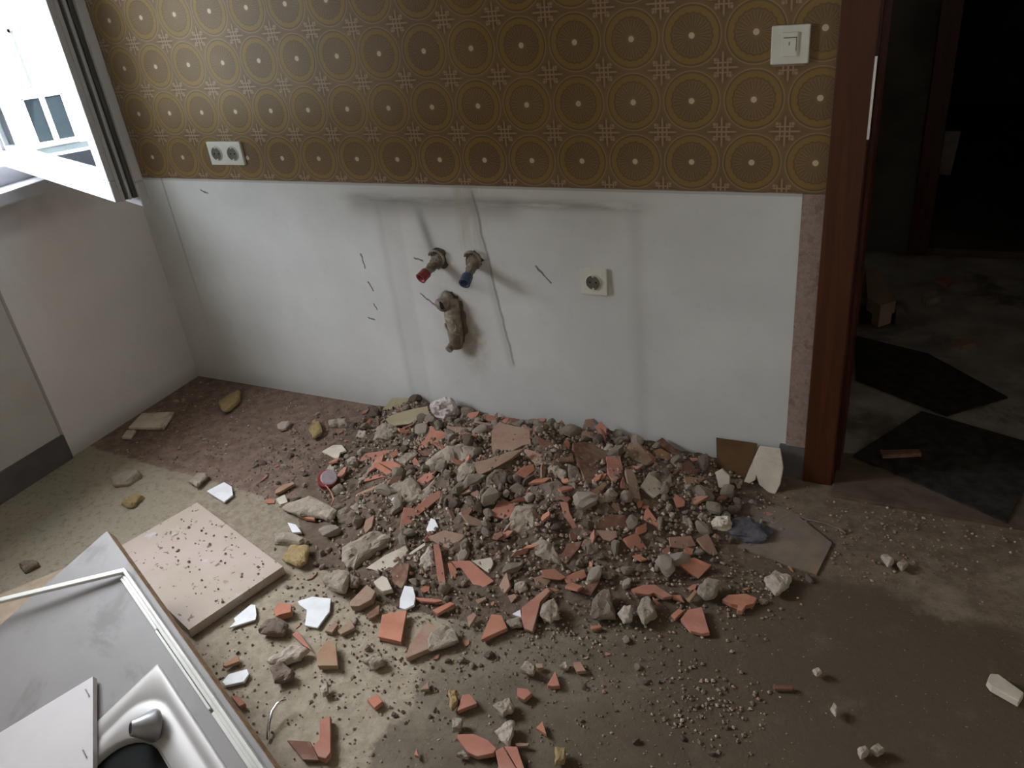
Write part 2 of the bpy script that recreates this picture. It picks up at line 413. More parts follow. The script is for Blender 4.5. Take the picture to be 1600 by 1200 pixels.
def bm_framebox(bm, O, ex, ey, ez, lo, hi, bev=0):
    k = len(bm.verts); tmp = bmesh.new(); bm_box(tmp, lo, hi, bev)
    vm = {}
    for v in tmp.verts: vm[v] = bm.verts.new(O+ex*v.co.x+ey*v.co.y+ez*v.co.z)
    for f in tmp.faces: bm.faces.new([vm[v] for v in f.verts])
    tmp.free()
def bm_prism(bm, pts, down, taper=1.0, jit=0):
    """pts: top outline; down: vector to the bottom"""
    c = sum(pts, Vector())/len(pts)
    top = [bm.verts.new(p) for p in pts]
    bot = [bm.verts.new(c+(p-c)*taper+down+Vector((rnd.uniform(-jit, jit), rnd.uniform(-jit, jit), 0))) for p in pts]
    n = len(pts)
    bm.faces.new(top); bm.faces.new(bot[::-1])
    for i in range(n): bm.faces.new((top[i], bot[i], bot[(i+1) % n], top[(i+1) % n]))
def bm_tube(bm, pts, r, seg=10, cap=True, radii=None):
    rings = []
    n = len(pts)
    prev = None
    for i, p in enumerate(pts):
        t = (pts[min(i+1, n-1)]-pts[max(i-1, 0)]).normalized()
        a = prev if prev else (Vector((0, 0, 1)) if abs(t.z) < .9 else Vector((1, 0, 0)))
        e1 = (a-t*a.dot(t)).normalized(); prev = e1; e2 = t.cross(e1)
        rr = radii[i] if radii else r
        rings.append([bm.verts.new(p+(e1*math.cos(2*math.pi*k/seg)+e2*math.sin(2*math.pi*k/seg))*rr) for k in range(seg)])
    for i in range(n-1):
        for k in range(seg): bm.faces.new((rings[i][k], rings[i][(k+1) % seg], rings[i+1][(k+1) % seg], rings[i+1][k]))
    if cap: bm.faces.new(rings[0][::-1]); bm.faces.new(rings[-1])

# ================================================================ THE SETTING
WY = .16          # thickness of the wall with the doorway
X1, Y1, ZC = 3.55, -3.3, 2.55
def plane_box(name, lo, hi, mat):
    return tag(box(name, lo, hi, mat), kind='structure')
# floor of the kitchen
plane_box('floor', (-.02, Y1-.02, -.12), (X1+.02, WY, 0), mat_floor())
wallback = mat_tiled()
bm = bmesh.new()
bm_box(bm, (-.2, 0, 0), (2.42, WY, ZC))
bm_box(bm, (3.30, 0, 0), (X1+.1, WY, ZC)); bm_box(bm, (2.42, 0, 2.10), (3.30, WY, ZC))
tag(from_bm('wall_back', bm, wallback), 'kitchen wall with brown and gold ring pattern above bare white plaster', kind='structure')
# left wall with the window opening
WYN, WYF, WZB, WZT = -1.55, -.33, .895, 2.20
bm = bmesh.new()
bm_box(bm, (-.22, WYF, 0), (0, 0, ZC)); bm_box(bm, (-.22, Y1, 0), (0, WYN, ZC))
bm_box(bm, (-.22, WYN, 0), (0, WYF, WZB)); bm_box(bm, (-.22, WYN, WZT), (0, WYF, ZC))
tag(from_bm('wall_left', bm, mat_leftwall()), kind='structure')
plane_box('wall_right', (X1, Y1-.1, 0), (X1+.15, 0, ZC), 'room')
plane_box('wall_front', (-.22, Y1-.15, 0), (X1+.15, Y1, ZC), 'room')
plane_box('ceiling', (-.22, Y1-.1, ZC), (X1+.15, WY, ZC+.15), 'ceil')
# skirting left of the bare strip, and the stub beside the door
plane_box('baseboard_left', (0, Y1, 0), (.012, -.628, .098), 'base')
plane_box('baseboard_back', (2.350, -.014, 0), (2.421, 0, .105), 'base')
# narrow strip of rough render between white plaster and casing
bm = bmesh.new(); bm_box(bm, (2.366, -.006, .105), (2.4205, 0, .84))
tag(from_bm('trim_1', bm, 'rough'), 'rough pinkish strip of bare render beside the door casing', kind='structure')

# ---- doorway
door = empty('door_1', (2.46, 0, 0)); tag(door, 'open doorway with reddish brown wooden casing', kind='structure')
bm = bmesh.new(); bm_box(bm, (2.420, -.022, 0), (2.500, 0, 2.18), .003); bm_box(bm, (3.30, -.022, 0), (3.38, 0, 2.18), .003); bm_box(bm, (2.420, -.0225, 2.10), (3.38, 0, 2.18), .003)
from_bm('casing', bm, 'wood', door)
bm = bmesh.new(); bm_box(bm, (2.4205, -.012, 0), (2.502, WY+.02, 2.10)); bm_box(bm, (2.503, .05, 0), (2.512, WY+.02, 2.10)); bm_box(bm, (3.285, -.012, 0), (3.30, WY+.02, 2.1)); bm_box(bm, (2.42, -.012, 2.09), (3.3, WY+.02, 2.1))
from_bm('jamb', bm, 'wooddark', door)
box('strike_plate', (2.4985, -.024, .975), (2.5045, .004, 1.155), 'chrome', door, .001)
# threshold strip, worn
bm = bmesh.new(); bm_box(bm, (2.503, -.075, -.02), (3.30, .10, .009), .004)
tag(from_bm('trim_2', bm, 'paleskirt'), 'worn threshold strip across the doorway', kind='structure')

# ---- hall behind the doorway and the dark room after it
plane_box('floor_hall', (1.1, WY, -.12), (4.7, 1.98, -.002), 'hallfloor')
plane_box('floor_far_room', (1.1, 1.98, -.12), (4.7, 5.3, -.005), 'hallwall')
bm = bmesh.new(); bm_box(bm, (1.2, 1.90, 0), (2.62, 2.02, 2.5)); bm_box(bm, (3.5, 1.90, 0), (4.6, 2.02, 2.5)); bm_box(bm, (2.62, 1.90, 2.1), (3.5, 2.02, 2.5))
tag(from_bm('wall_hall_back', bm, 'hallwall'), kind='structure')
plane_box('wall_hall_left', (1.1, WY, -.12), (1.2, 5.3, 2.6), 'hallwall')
bm = bmesh.new()   # side wall of the hall with an unseen opening added to light the hall floor
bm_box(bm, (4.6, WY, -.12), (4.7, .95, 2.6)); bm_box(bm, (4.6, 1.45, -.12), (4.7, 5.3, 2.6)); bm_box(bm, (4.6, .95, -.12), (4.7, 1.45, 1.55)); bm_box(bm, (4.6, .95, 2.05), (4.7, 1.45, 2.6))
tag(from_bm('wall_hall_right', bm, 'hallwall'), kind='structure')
tag(box('sun_blocker_slab', (4.7, .1, 2.12), (6.4, 2.6, 2.24), 'facadeg'), 'grey concrete canopy added outside to keep sun out of the added hall opening', 'blocker')  # unseen slab added to block direct sun at the hall opening
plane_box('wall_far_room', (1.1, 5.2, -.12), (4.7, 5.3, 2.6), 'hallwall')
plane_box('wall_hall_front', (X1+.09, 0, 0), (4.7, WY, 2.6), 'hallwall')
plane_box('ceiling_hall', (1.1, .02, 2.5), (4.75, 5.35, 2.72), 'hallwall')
door2 = empty('door_2', (2.65, 1.88, 0)); tag(door2, 'dark wooden door frame across the hall', kind='structure')
bm = bmesh.new(); bm_box(bm, (2.60, 1.87, 0), (2.68, 1.90, 2.15), .003); bm_box(bm, (2.61, 1.89, 0), (2.655, 2.05, 2.12))
from_bm('casing', bm, 'wooddark', door2)
bm = bmesh.new(); bm_box(bm, (2.70, 1.88, 0), (3.5, 1.96, .035), .004); tag(from_bm('trim_3', bm, 'paleskirt'), 'pale raised sill on the floor across the dark hall', kind='structure')

# ---- window: frame, sill, opened sash
win = empty('window_1', (-.05, -.9, .9)); tag(win, 'white plastic window with its sash swung into the room', kind='structure')
bm = bmesh.new(); fx0, fx1 = -.115, -.045
bm_box(bm, (fx0, WYN, .935), (fx1, WYF, .995), .004); bm_box(bm, (fx0, WYN, 2.14), (fx1, WYF, WZT), .004)
bm_box(bm, (fx0, WYN, .995), (fx1, WYN+.06, 2.14), .004); bm_box(bm, (fx0, WYF-.06, .995), (fx1, WYF, 2.14), .004)
from_bm('window_frame', bm, 'pvc', win)
bm = bmesh.new(); bm_box(bm, (-.2, WYN-.05, .895), (.045, -.285, .936), .005); from_bm('window_sill', bm, 'pvc', win)
# sash : E is its free lower corner, u runs back to the hinge, n is through its thickness
E = Vector((.865, -.743, 1.0)); u = Vector((-.946, .325, 0)).normalized(); n = Vector((.325, .946, 0)).normalized(); k = Vector((0, 0, 1))
SL, SH, ST = .925, 1.06, .052
sash = empty('window_sash', tuple(Vector((0, 0, 0)))); sash.parent = win; sash.location = (0, 0, 0)
def P3(a, b, c): return E+u*a+n*b+k*c
bm = bmesh.new(); W_ = .052
for lo, hi in (((0, 0, 0), (SL, ST, W_)), ((0, 0, SH-W_), (SL, ST, SH)), ((0, 0, W_), (W_, ST, SH-W_)), ((SL-W_, 0, W_), (SL, ST, SH-W_))):
    bm_framebox(bm, E, u, n, k, lo, hi, .003)
# sloping glazing bead along the inside of the frame
for lo, hi in (((W_, .010, W_), (SL-W_, .040, W_+.014)), ((W_, .010, SH-W_-.014), (SL-W_, .040, SH-W_)), ((W_, .010, W_), (W_+.014, .040, SH-W_)), ((SL-W_-.014, .010, W_), (SL-W_, .040, SH-W_))):
    bm_framebox(bm, E, u, n, k, lo, hi, .003)
from_bm('sash_frame', bm, 'pvc', sash)
bm = bmesh.new()   # overlapping lip on the room side, wider than the body, with ridges
f = .022
for lo, hi in (((-f, ST, -f), (SL+f, ST+.022, .04)), ((-f, ST, SH-.04), (SL+f, ST+.022, SH+f)), ((-f, ST, .04), (.04, ST+.022, SH-.04)), ((SL-.04, ST, .04), (SL+f, ST+.022, SH-.04))):
    bm_framebox(bm, E, u, n, k, lo, hi, .004)
bm_framebox(bm, E, u, n, k, (-.006, .014, .0), (0.001, .022, SH)); bm_framebox(bm, E, u, n, k, (-.006, .032, 0), (0.001, .038, SH))
from_bm('sash_lip', bm, 'pvc', sash)
bm = bmesh.new(); bm_framebox(bm, E, u, n, k, (-.010, ST-.010, .002), (.004, ST-.0005, SH-.002)); bm_framebox(bm, E, u, n, k, (-.003, .024, .002), (.004, .030, SH-.002))
from_bm('gasket', bm, 'gasket', sash)
bm = bmesh.new(); bm_framebox(bm, E, u, n, k, (W_-.01, .022, W_-.01), (SL-W_+.01, .0225, SH-W_+.01)); from_bm('glass_pane', bm, 'glass', sash)
# ---- neighbour's house across the yard (seen mirrored in the sash glass)
XH = -16.0
nb = empty('neighbour_house', (XH-2, 0, -6))
tag(nb, 'sunlit white house across the yard with balcony and two-pane window', 'house')
bm = bmesh.new(); bm_box(bm, (XH-6, -9, -8), (XH, 1.22, 1.28)); from_bm('facade', bm, 'facade', nb)
bm = bmesh.new(); bm_box(bm, (XH-6, 1.22, -8), (XH-.5, 12, 1.0)); from_bm('side_wing', bm, 'facadeg', nb)
wf = None
bm = bmesh.new()
bm_box(bm, (XH, -.02, -1.12), (XH+.05, .02, -.25)); bm_box(bm, (XH, .68, -1.12), (XH+.05, .73, -.25)); bm_box(bm, (XH, .31, -1.10), (XH+.05, .41, -.27))
bm_box(bm, (XH, -.05, -1.17), (XH+.10, .76, -1.09)); bm_box(bm, (XH, -.05, -.27), (XH+.05, .76, -.22))
wf = from_bm('window_frame', bm, 'facade', nb)
bm = bmesh.new(); bm_box(bm, (XH-.01, .02, -1.09), (XH+.012, .31, -.27)); bm_box(bm, (XH-.01, .41, -1.09), (XH+.012, .68, -.27)); from_bm('pane', bm, 'shut', nb)
bm = bmesh.new(); bm_box(bm, (XH, .42, -.02), (XH+.9, 3.2, .12)); from_bm('balcony_slab', bm, 'facadeg', nb)
bm = bmesh.new()
bm_box(bm, (XH+.86, .42, .95), (XH+.9, 3.2, 1.0)); bm_box(bm, (XH+.0, .42, .95), (XH+.9, .46, 1.0))
for i in range(14): bm_box(bm, (XH+.86, .42+i*.2, .12), (XH+.89, .45+i*.2, .96))
for i in range(4): bm_box(bm, (XH+.1+i*.22, .42, .12), (XH+.13+i*.22, .45, .96))
from_bm('balcony_railing', bm, 'facadeg', nb)
lr = box('low_roof', (XH, -9, -1.55), (-9, 2.6, -1.21), 'roofblue')
tag(lr, 'flat blue-grey roof below the white house', 'roof')
bm = bmesh.new(); bm_box(bm, (-60, -60, -8.2), (60, 60, -8)); tag(from_bm('ground_yard', bm, 'hallfloor'), kind='structure')

# ================================================================ WALL FITTINGS
def plate(name, cx, cz, w, h, wells, label):
    t = empty(name, (cx, 0, cz)); tag(t, label, 'socket')
    bm = bmesh.new(); bm_box(bm, (cx-w/2, -.011, cz-h/2), (cx+w/2, 0, cz+h/2), .003); from_bm('cover_plate', bm, 'plastic', t)
    for dx in wells:
        bm = bmesh.new()
        pts = [Vector((cx+dx+.0215*math.cos(a), -.0145, cz+.0215*math.sin(a))) for a in [2*math.pi*i/28 for i in range(28)]]
        bm_prism(bm, pts, Vector((0, .006, 0))); wv = from_bm('socket_well', bm, 'plasticd', t)
        bm = bmesh.new()
        for sx in (-.0095, .0095):
            bm_tube(bm, [Vector((cx+dx+sx, -.0152, cz)), Vector((cx+dx+sx, -.012, cz))], .0028, 8)
        from_bm('contact_hole', bm, 'blk', t)
        bm = bmesh.new()
        for sz in (-.0195, .0195): bm_box(bm, (cx+dx-.003, -.0165, cz+sz-.003), (cx+dx+.003, -.012, cz+sz+.003))
        from_bm('earth_clip', bm, 'plastic', t)
        bm = bmesh.new()
        N = 28
        for i in range(N):
            a0, a1 = 2*math.pi*i/N, 2*math.pi*(i+1)/N
            q = [Vector((cx+dx+r_*math.cos(a), yy, cz+r_*math.sin(a))) for (r_, yy, a) in ((.0215, -.0165, a0), (.025, -.011, a0), (.025, -.011, a1), (.0215, -.0165, a1))]
            bm.faces.new([bm.verts.new(p) for p in q])
        bmesh.ops.remove_doubles(bm, verts=bm.verts, dist=1e-5); from_bm('socket_rim', bm, 'plastic', t)
    return t
plate('double_socket', .506, .932, .150, .078, (-.036, .036), 'white double wall socket on the patterned wall near the window')
plate('wall_socket', 1.806, .568, .082, .082, (0,), 'single cream wall socket on the bare white plaster')
t = empty('light_switch', (2.318, 0, 1.184)); tag(t, 'square cream light switch on the patterned wall beside the door casing', 'switch')
bm = bmesh.new(); bm_box(bm, (2.276, -.012, 1.143), (2.360, 0, 1.226), .003); from_bm('cover_plate', bm, 'plastic', t)
bm = bmesh.new(); bm_box(bm, (2.300, -.016, 1.160), (2.336, -.010, 1.212), .002); rk = from_bm('rocker', bm, 'plastic', t)
bm = bmesh.new(); bm_box(bm, (2.304, -.0165, 1.1995), (2.333, -.0155, 1.2015)); bm_box(bm, (2.3315, -.0165, 1.172), (2.333, -.0155, 1.2015)); bm_box(bm, (2.316, -.0165, 1.184), (2.318, -.0155, 1.192))
from_bm('rocker_shadow_line', bm, 'plasticd', rk)

def ragged(cx, cz, r, y=-.004, n=22, amp=.3, sz=1.0):
    pts = []
    for i in range(n):
        a = 2*math.pi*i/n; rr = r*(1+rnd.uniform(-amp, amp))
        pts.append(Vector((cx+rr*math.cos(a), y, cz+rr*sz*math.sin(a))))
    return pts
def water_pipe(name, cx, cz, tip, mat, label, col):
    t = empty(name, (cx, 0, cz)); tag(t, label, 'pipe')
    bm = bmesh.new(); bm_prism(bm, ragged(cx, cz+.004, .030), Vector((0, .004, 0))); from_bm('broken_plaster_hole', bm, 'hole', t)
    d = (tip-Vector((cx, 0, cz))); L = d.length; d.normalize()
    a = Vector((cx, 0, cz))
    bm = bmesh.new(); pts = [a+d*s for s in (-.01, .012, .013, .024, .025, .045, .046, L*.75)]
    bm_tube(bm, pts, 0, 12, True, [.022, .023, .019, .019, .016, .016, .0135, .0135]); from_bm('brass_fitting', bm, 'corrod', t)
    bm = bmesh.new()  # octagonal ring round the fitting, half broken
    bm_tube(bm, [a+Vector((.026*math.cos(x), -.012-.006*math.sin(x), .010+.026*math.sin(x))) for x in [math.pi*(-.3+1.2*i/12) for i in range(13)]], .004, 6)
    from_bm('cover_ring', bm, 'corrod', t)
    bm = bmesh.new(); seg = 20   # open-ended coloured plug
    e1 = d.cross(Vector((0, 0, 1))).normalized(); e2 = e1.cross(d)
    rings = []
    for s, r in ((L*.68, .0165), (L*.69, .0175), (L*.97, .0175), (L, .0185), (L, .0130), (L*.8, .0125)):
        rings.append([bm.verts.new(a+d*s+(e1*math.cos(2*math.pi*q/seg)+e2*math.sin(2*math.pi*q/seg))*r) for q in range(seg)])
    for i in range(len(rings)-1):
        for q in range(seg): bm.faces.new((rings[i][q], rings[i][(q+1) % seg], rings[i+1][(q+1) % seg], rings[i+1][q]))
    bm.faces.new(rings[-1]); from_bm('plug', bm, mat, t, True)['label'] = col
    bm = bmesh.new(); bm_tube(bm, [a+d*(L*.80), a+d*(L*.80+.001)], .0124, 16); from_bm('plug_bore', bm, 'blk', t)
    return t
water_pipe('water_pipe', 1.282, .600, Vector((1.262, -.088, .569)), 'red', 'corroded hot water pipe stub with open red plug on the white plaster', 'open red plastic plug')
water_pipe('water_pipe', 1.412, .604, Vector((1.424, -.098, .569)), 'blue', 'corroded cold water pipe stub with open blue plug on the white plaster', 'open blue plastic plug')
t = empty('waste_outlet', (1.285, 0, .38)); tag(t, 'rusty plastered waste outlet below the two pipe stubs', 'drain')
bm = bmesh.new(); bm_prism(bm, ragged(1.312, .395, .040, -.003, 40, .12, 2.2), Vector((0, .004, 0))); from_bm('broken_plaster_hole', bm, MT['mortard'], t)
bm = bmesh.new(); bm_tube(bm, [Vector((1.298, .0, .468)), Vector((1.292, -.045, .462))], .024, 16, True); bm_tube(bm, [Vector((1.3, 0, .468)), Vector((1.292, -.020, .462))], .031, 16, True)
bm_tube(bm, [Vector((1.31, -.006, .47)), Vector((1.315, -.022, .42)), Vector((1.318, -.026, .35)), Vector((1.312, -.02, .305))], .021, 12, True, [.026, .027, .025, .020])
from_bm('outlet_body', bm, 'corrod', t, True)
bm = bmesh.new(); bm_tube(bm, [Vector((1.2925, -.0445, .462)), Vector((1.2918, -.0462, .4618))], .014, 16); from_bm('outlet_bore', bm, 'blk', t)
bm = bmesh.new(); bm_tube(bm, [Vector((1.318+.020*math.cos(a), -.045, .392+.020*math.sin(a))) for a in [math.pi*(.9+1.25*i/12) for i in range(13)]], .0045, 6); from_bm('clamp_ring', bm, 'corrod', t)
bm = bmesh.new(); bm_tube(bm, [Vector((1.300, 0, .318)), Vector((1.294, -.045, .302))], .013, 10); bm_tube(bm, [Vector((1.322, 0, .335)), Vector((1.320, -.035, .325))], .012, 10); from_bm('bolt_pair', bm, 'corrod', t)

# ================================================================ WORKTOP, SINK AND BOARDS, lower left
C0 = on(167, 829, 2, .25); A0 = on(430, 1200, 2, .14); B0 = on(0, 1003, 2, .12)
eu = (A0-C0).normalized(); ew = eu.cross(C0-B0).normalized()
if ew.z < 0: ew = -ew
ev = eu.cross(ew).normalized()
if ev.dot(B0-C0) < 0: ev = -ev
def Q(a, b, c=0): return C0+eu*a+ev*b+ew*c
wt = empty('worktop', tuple(Q(.6, .3, -.04))); tag(wt, 'grey laminate kitchen worktop tipped on the floor, brown chipboard edge facing up', 'worktop')
UM, VM = 1.12, .46
def ring_slab(z0, z1, e=0):
    bm = bmesh.new()
    for lo, hi in (((e, e, z0), (.54, VM, z1)), ((.905, e, z0), (UM, VM, z1)), ((.54, e, z0), (.905, .157, z1)), ((.54, .425, z0), (.905, VM, z1))):
        bm_framebox(bm, C0, eu, ev, ew, lo, hi)
    bmesh.ops.remove_doubles(bm, verts=bm.verts, dist=1e-5)
    return bm
from_bm('laminate_top', ring_slab(-.002, 0, .001), 'laminate', wt)
from_bm('chipboard_core', ring_slab(-.036, -.002), 'chip', wt)
# ivory trim strips lying on the worktop
tr = empty('edge_trim', tuple(Q(.4, .03, 0))); tag(tr, 'bent ivory plastic edging strip lying on the grey worktop', 'trim strip')
bm = bmesh.new(); bm_framebox(bm, C0, eu, ev, ew, (.172, .012, .0005), (UM, .021, .017), .003); bm_framebox(bm, C0, eu, ev, ew, (.172, .021, .0005), (UM, .030, .009), .002); from_bm('long_strip', bm, 'trim', tr)
bm = bmesh.new()
bm_framebox(bm, C0, eu, ev, ew, (.180, .030, .0005), (.39, .037, .007), .002); bm_framebox(bm, C0, eu, ev, ew, (.39, .0325, .0005), (.662, .038, .006), .001); bm_framebox(bm, C0, eu, ev, ew, (.675, .030, .0005), (UM, .037, .007), .001)
from_bm('inner_lip', bm, 'trim', tr)['label'] = 'broken inner lip of the strip'
bm = bmesh.new(); a_, b_ = Q(.174, .020, .012), onp(-60, 953, Q(0, .3, .05), ew)
dd = (b_-a_).normalized(); sidev = dd.cross(ew).normalized()
bm_framebox(bm, a_, dd, sidev, ew, (-.006, -.006, -.005), ((b_-a_).length, .006, .006), .002); from_bm('short_strip', bm, 'trim', tr)
# stainless sink
sk = empty('sink', tuple(Q(.8, .3, 0))); tag(sk, 'stainless steel kitchen sink set in the grey worktop', 'sink')
def rrect(u0, v0, u1, v1, r, h, n=8):
    pts = []
    for (cu_, cv_, a0) in ((u0+r, v0+r, 180), (u1-r, v0+r, 270), (u1-r, v1-r, 0), (u0+r, v1-r, 90)):
        for i in range(n+1):
            a = math.radians(a0+90*i/n); pts.append(Q(cu_+r*math.cos(a), cv_+r*math.sin(a), h))
    return pts
bm = bmesh.new()
loops = [(.466, .069, 1.10, .455, .006, .0006), (.466, .069, 1.10, .455, .006, .0035), (.472, .075, 1.094, .449, .006, .005),
         (.494, .088, .945, .445, .080, .0048), (.500, .094, .939, .441, .077, .0015), (.508, .102, .932, .436, .073, .0015), (.515, .108, .926, .432, .069, .004),
         (.538, .150, .905, .428, .105, .004), (.541, .154, .901, .424, .102, .001), (.545, .158, .898, .420, .10, -.008), (.552, .165, .892, .414, .09, -.045), (.59, .20, .86, .38, .08, -.05)]
rings = [[bm.verts.new(p) for p in rrect(*l)] for l in loops]
for i in range(len(rings)-1):
    m_ = len(rings[i])
    for j in range(m_): bm.faces.new((rings[i][j], rings[i][(j+1) % m_], rings[i+1][(j+1) % m_], rings[i+1][j]))
so = from_bm('rim_and_drainer', bm, 'steel', sk, True)
# black sheet across the bowl stands in for its shaded inside
bm = bmesh.new(); bm_prism(bm, rrect(.5455, .1585, .8975, .4195, .10, -.009), ew*-.004, .98); from_bm('bowl_shade_sheet', bm, 'blk', sk)['label'] = 'black sheet standing in for the shaded inside of the bowl'
bm = bmesh.new(); p0 = Q(.594, .132, .004); ax = (ew*.75-eu*.22+ev*.62).normalized()
bm_tube(bm, [p0, p0+ax*.004, p0+ax*.012, p0+ax*.030, p0+ax*.052, p0+ax*.053], 0, 18, True, [.030, .033, .032, .024, .015, .0145]); cp = from_bm('tap_hole_cap', bm, 'cap', sk, True); cp['label'] = 'grey conical metal cap'
bm = bmesh.new(); bm_tube(bm, [p0+ax*.0525, p0+ax*.0536], .0105, 14); from_bm('cap_bore', bm, 'blk', cp)
# white melamine panel on top
wp = [onp(x_, y_, Q(0, 0, .020), ew) for x_, y_ in ((145, 1057), (145, 1300), (-140, 1330), (-140, 1229))]
bm = bmesh.new(); bm_prism(bm, wp, ew*-.014); tag(from_bm('melamine_panel', bm, 'white_lam'), 'white melamine panel lying over the left part of the sink', 'panel')
for i, (x_, y_) in enumerate(((137, 1083), (133, 1178))):
    p = onp(x_, y_, Q(0, 0, .021), ew); bm = bmesh.new(); bm_framebox(bm, p, eu, ev, ew, (-.012, -.0012, 0), (.010, .0012, .002))
    tag(from_bm('staple', bm, 'cap'), ('thin dark staple near the upper corner of the white melamine panel', 'thin dark staple near the bottom edge of the photo on the white melamine panel')[i], 'staple')
# chipboard board under the worktop, left
cb = [on(x_, y_, 2, .020) for x_, y_ in ((104, 886), (-40, 945), (-60, 1060), (60, 990), (150, 900))]
bm = bmesh.new(); bm_prism(bm, cb, Vector((0, 0, -.018))); tag(from_bm('chipboard_offcut', bm, 'chiplight'), 'beige chipboard offcut poking out left of the grey worktop', 'board')
# chipboard panels on edge that carry the worktop
for i_, (ua, ub) in enumerate(((.05, .068), (.98, .998))):
    bm = bmesh.new(); q_ = []
    top = [Q(ua, .03, -.037), Q(ub, .03, -.037), Q(ub, VM-.06, -.037), Q(ua, VM-.06, -.037)]
    vt = [bm.verts.new(p) for p in top]; vb = [bm.verts.new((p.x, p.y, .001)) for p in top]
    bm.faces.new(vt); bm.faces.new(vb[::-1])
    for i in range(4): bm.faces.new((vt[i], vb[i], vb[(i+1) % 4], vt[(i+1) % 4]))
    tag(from_bm('support_panel', bm, 'chip'), ('chipboard panel on edge under the far end of the grey worktop', 'chipboard panel on edge under the near end of the grey worktop')[i_], 'panel')
# speckled panel on the floor
zt = .030
T, R_, B_ = [on(x_, y_, 2, zt) for x_, y_ in ((308, 785), (442, 885), (295, 984))]
L_ = T+(B_-R_)
bm = bmesh.new(); bm_prism(bm, [T, R_, B_, L_], Vector((0, 0, -.026)))
tag(from_bm('speckled_panel', bm, 'speckle'), 'square pinkish speckled panel lying flat beside the worktop, strewn with crumbs', 'panel')
# curved chrome handle on the floor
hp = [onp(x_, y_, Vector((1.5, -1.2, .012)), Vector((.25, -.25, 1)).normalized()) for x_, y_ in ((451, 1103), (437, 1110), (429, 1122), (425, 1137), (423, 1152), (422, 1166))]
zmin = min(p.z for p in hp)
hp = [p-ray(430, 1130)*0+Vector((0, 0, max(0, .006-zmin))) for p in hp]
bm = bmesh.new(); bm_tube(bm, hp, .0035, 10); tag(from_bm('cupboard_handle', bm, 'chrome', None, True), 'curved chrome cupboard handle on the floor right of the worktop', 'handle')

# ================================================================ RUBBLE
CAMH = Vector((CAM.x-1.6, CAM.y+.3, 0)).normalized()
used_spots = []
def smoothpoly(pts, n=1):
    return pts
def rocky(bm, size, amp=.16):
    bmesh.ops.triangulate(bm, faces=[f for f in bm.faces if len(f.verts) > 4])
    bmesh.ops.subdivide_edges(bm, edges=list(bm.edges), cuts=1, use_grid_fill=True, smooth=.35)
    fq = 1.1/max(size, .006); off = Vector((rnd.uniform(0, 50), rnd.uniform(0, 50), 0))
    for v in bm.verts:
        q = v.co*fq+off
        v.co += v.normal*size*amp*(noise.noise(q)+.6*noise.noise(q*2.6))
def piece(poly, mat, label, cat='shard', name='brick_shard', thick=.013, lift=.006, lean=.25, kind='slab', group=None, tilt=None, z=None):
    cx = sum(p[0] for p in poly)/len(poly); cy = sum(p[1] for p in poly)/len(poly)
    c = onheap(cx, cy) if z is None else on(cx, cy, 2, z)
    if c.y > -.012: c = on(cx, cy, 1, -.03)
    h0 = heap(c.x, c.y)
    nn = heapn(c.x, c.y)
    onpile = h0 > .012
    rr = random.Random(int(cx*7+cy*13))
    if onpile: nn = (nn+CAMH*lean+Vector((rr.uniform(-.16, .16), rr.uniform(-.16, .16), 0))).normalized()
    if tilt: nn = Vector(tilt).normalized()
    d0 = ray(cx, cy)
    lf = lift+thick if (not onpile) else lift
    c = c-d0*(lf/max(.2, -d0.z))
    pts = [onp(x_, y_, c, nn) for x_, y_ in poly]
    if not onpile and not tilt:   # lies on the floor
        pass
    for p in pts:
        if p.y > -.006: p.y = -.006
    lowest = min(p.z for p in pts)-thick*nn.z
    if lowest < .001:
        for p in pts: p.z += (.001-lowest)*0.5
    bm = bmesh.new()
    if kind == 'slab':
        bm_prism(bm, pts, -nn*thick, rr.uniform(.95, 1.02), thick*.12)
        bmesh.ops.bevel(bm, geom=[e for e in bm.edges], offset=min(.0012, thick*.12), segments=1, affect='EDGES')
        o = from_bm(name, bm, mat)
    else:
        cen = sum(pts, Vector())/len(pts)
        # densify outline
        dp = []
        m_ = len(pts)
        for i in range(m_):
            a, b = pts[i], pts[(i+1) % m_]
            dp.append(a); mid = (a+b)*.5; dp.append(mid+(mid-cen)*rr.uniform(-.08, .10))
        R = (dp[0]-cen).length
        size = sum((p-cen).length for p in dp)/len(dp)
        th = thick if thick > .014 else max(.012, size*.85)
        rings = []
        for sc_, dz in ((.5, .12), (.88, .05), (1.08, -.22), (1.05, -.6), (.8, -.9)):
            rings.append([bm.verts.new(cen+(p-cen)*(sc_*rr.uniform(.93, 1.06))+nn*(dz*th+rr.uniform(-.07, .07)*th)) for p in dp])
        m_ = len(dp)
        for a, b in zip(rings, rings[1:]):
            for i in range(m_): bm.faces.new((a[i], b[i], b[(i+1) % m_], a[(i+1) % m_]))
        bm.faces.new(rings[0][::-1]); bm.faces.new(rings[-1])
        bmesh.ops.recalc_face_normals(bm, faces=bm.faces)
        rocky(bm, size)
        o = from_bm(name, bm, mat)
    c2 = sum(pts, Vector())/len(pts)
    used_spots.append((c2.x, c2.y, max((p-c2).length for p in pts)*.75))
    tag(o, label, cat, group)
    return o

def zone(px, py):
    if py > 1000 and px < 640: return 'on the bare floor near the right edge of the worktop'
    if py > 1010: return 'on the open floor in front of the rubble heap'
    if px < 400: return 'on the floor near the window wall'
    if px > 1130: return 'near the doorway end of the rubble heap'
    row = 'upper' if py < 730 else ('middle' if py < 840 else 'front')
    side = 'left' if px < 640 else ('centre' if px < 880 else 'right')
    return 'in the %s %s of the rubble heap' % (row, side) if side == 'centre' else 'on the %s %s side of the rubble heap' % (row, side)

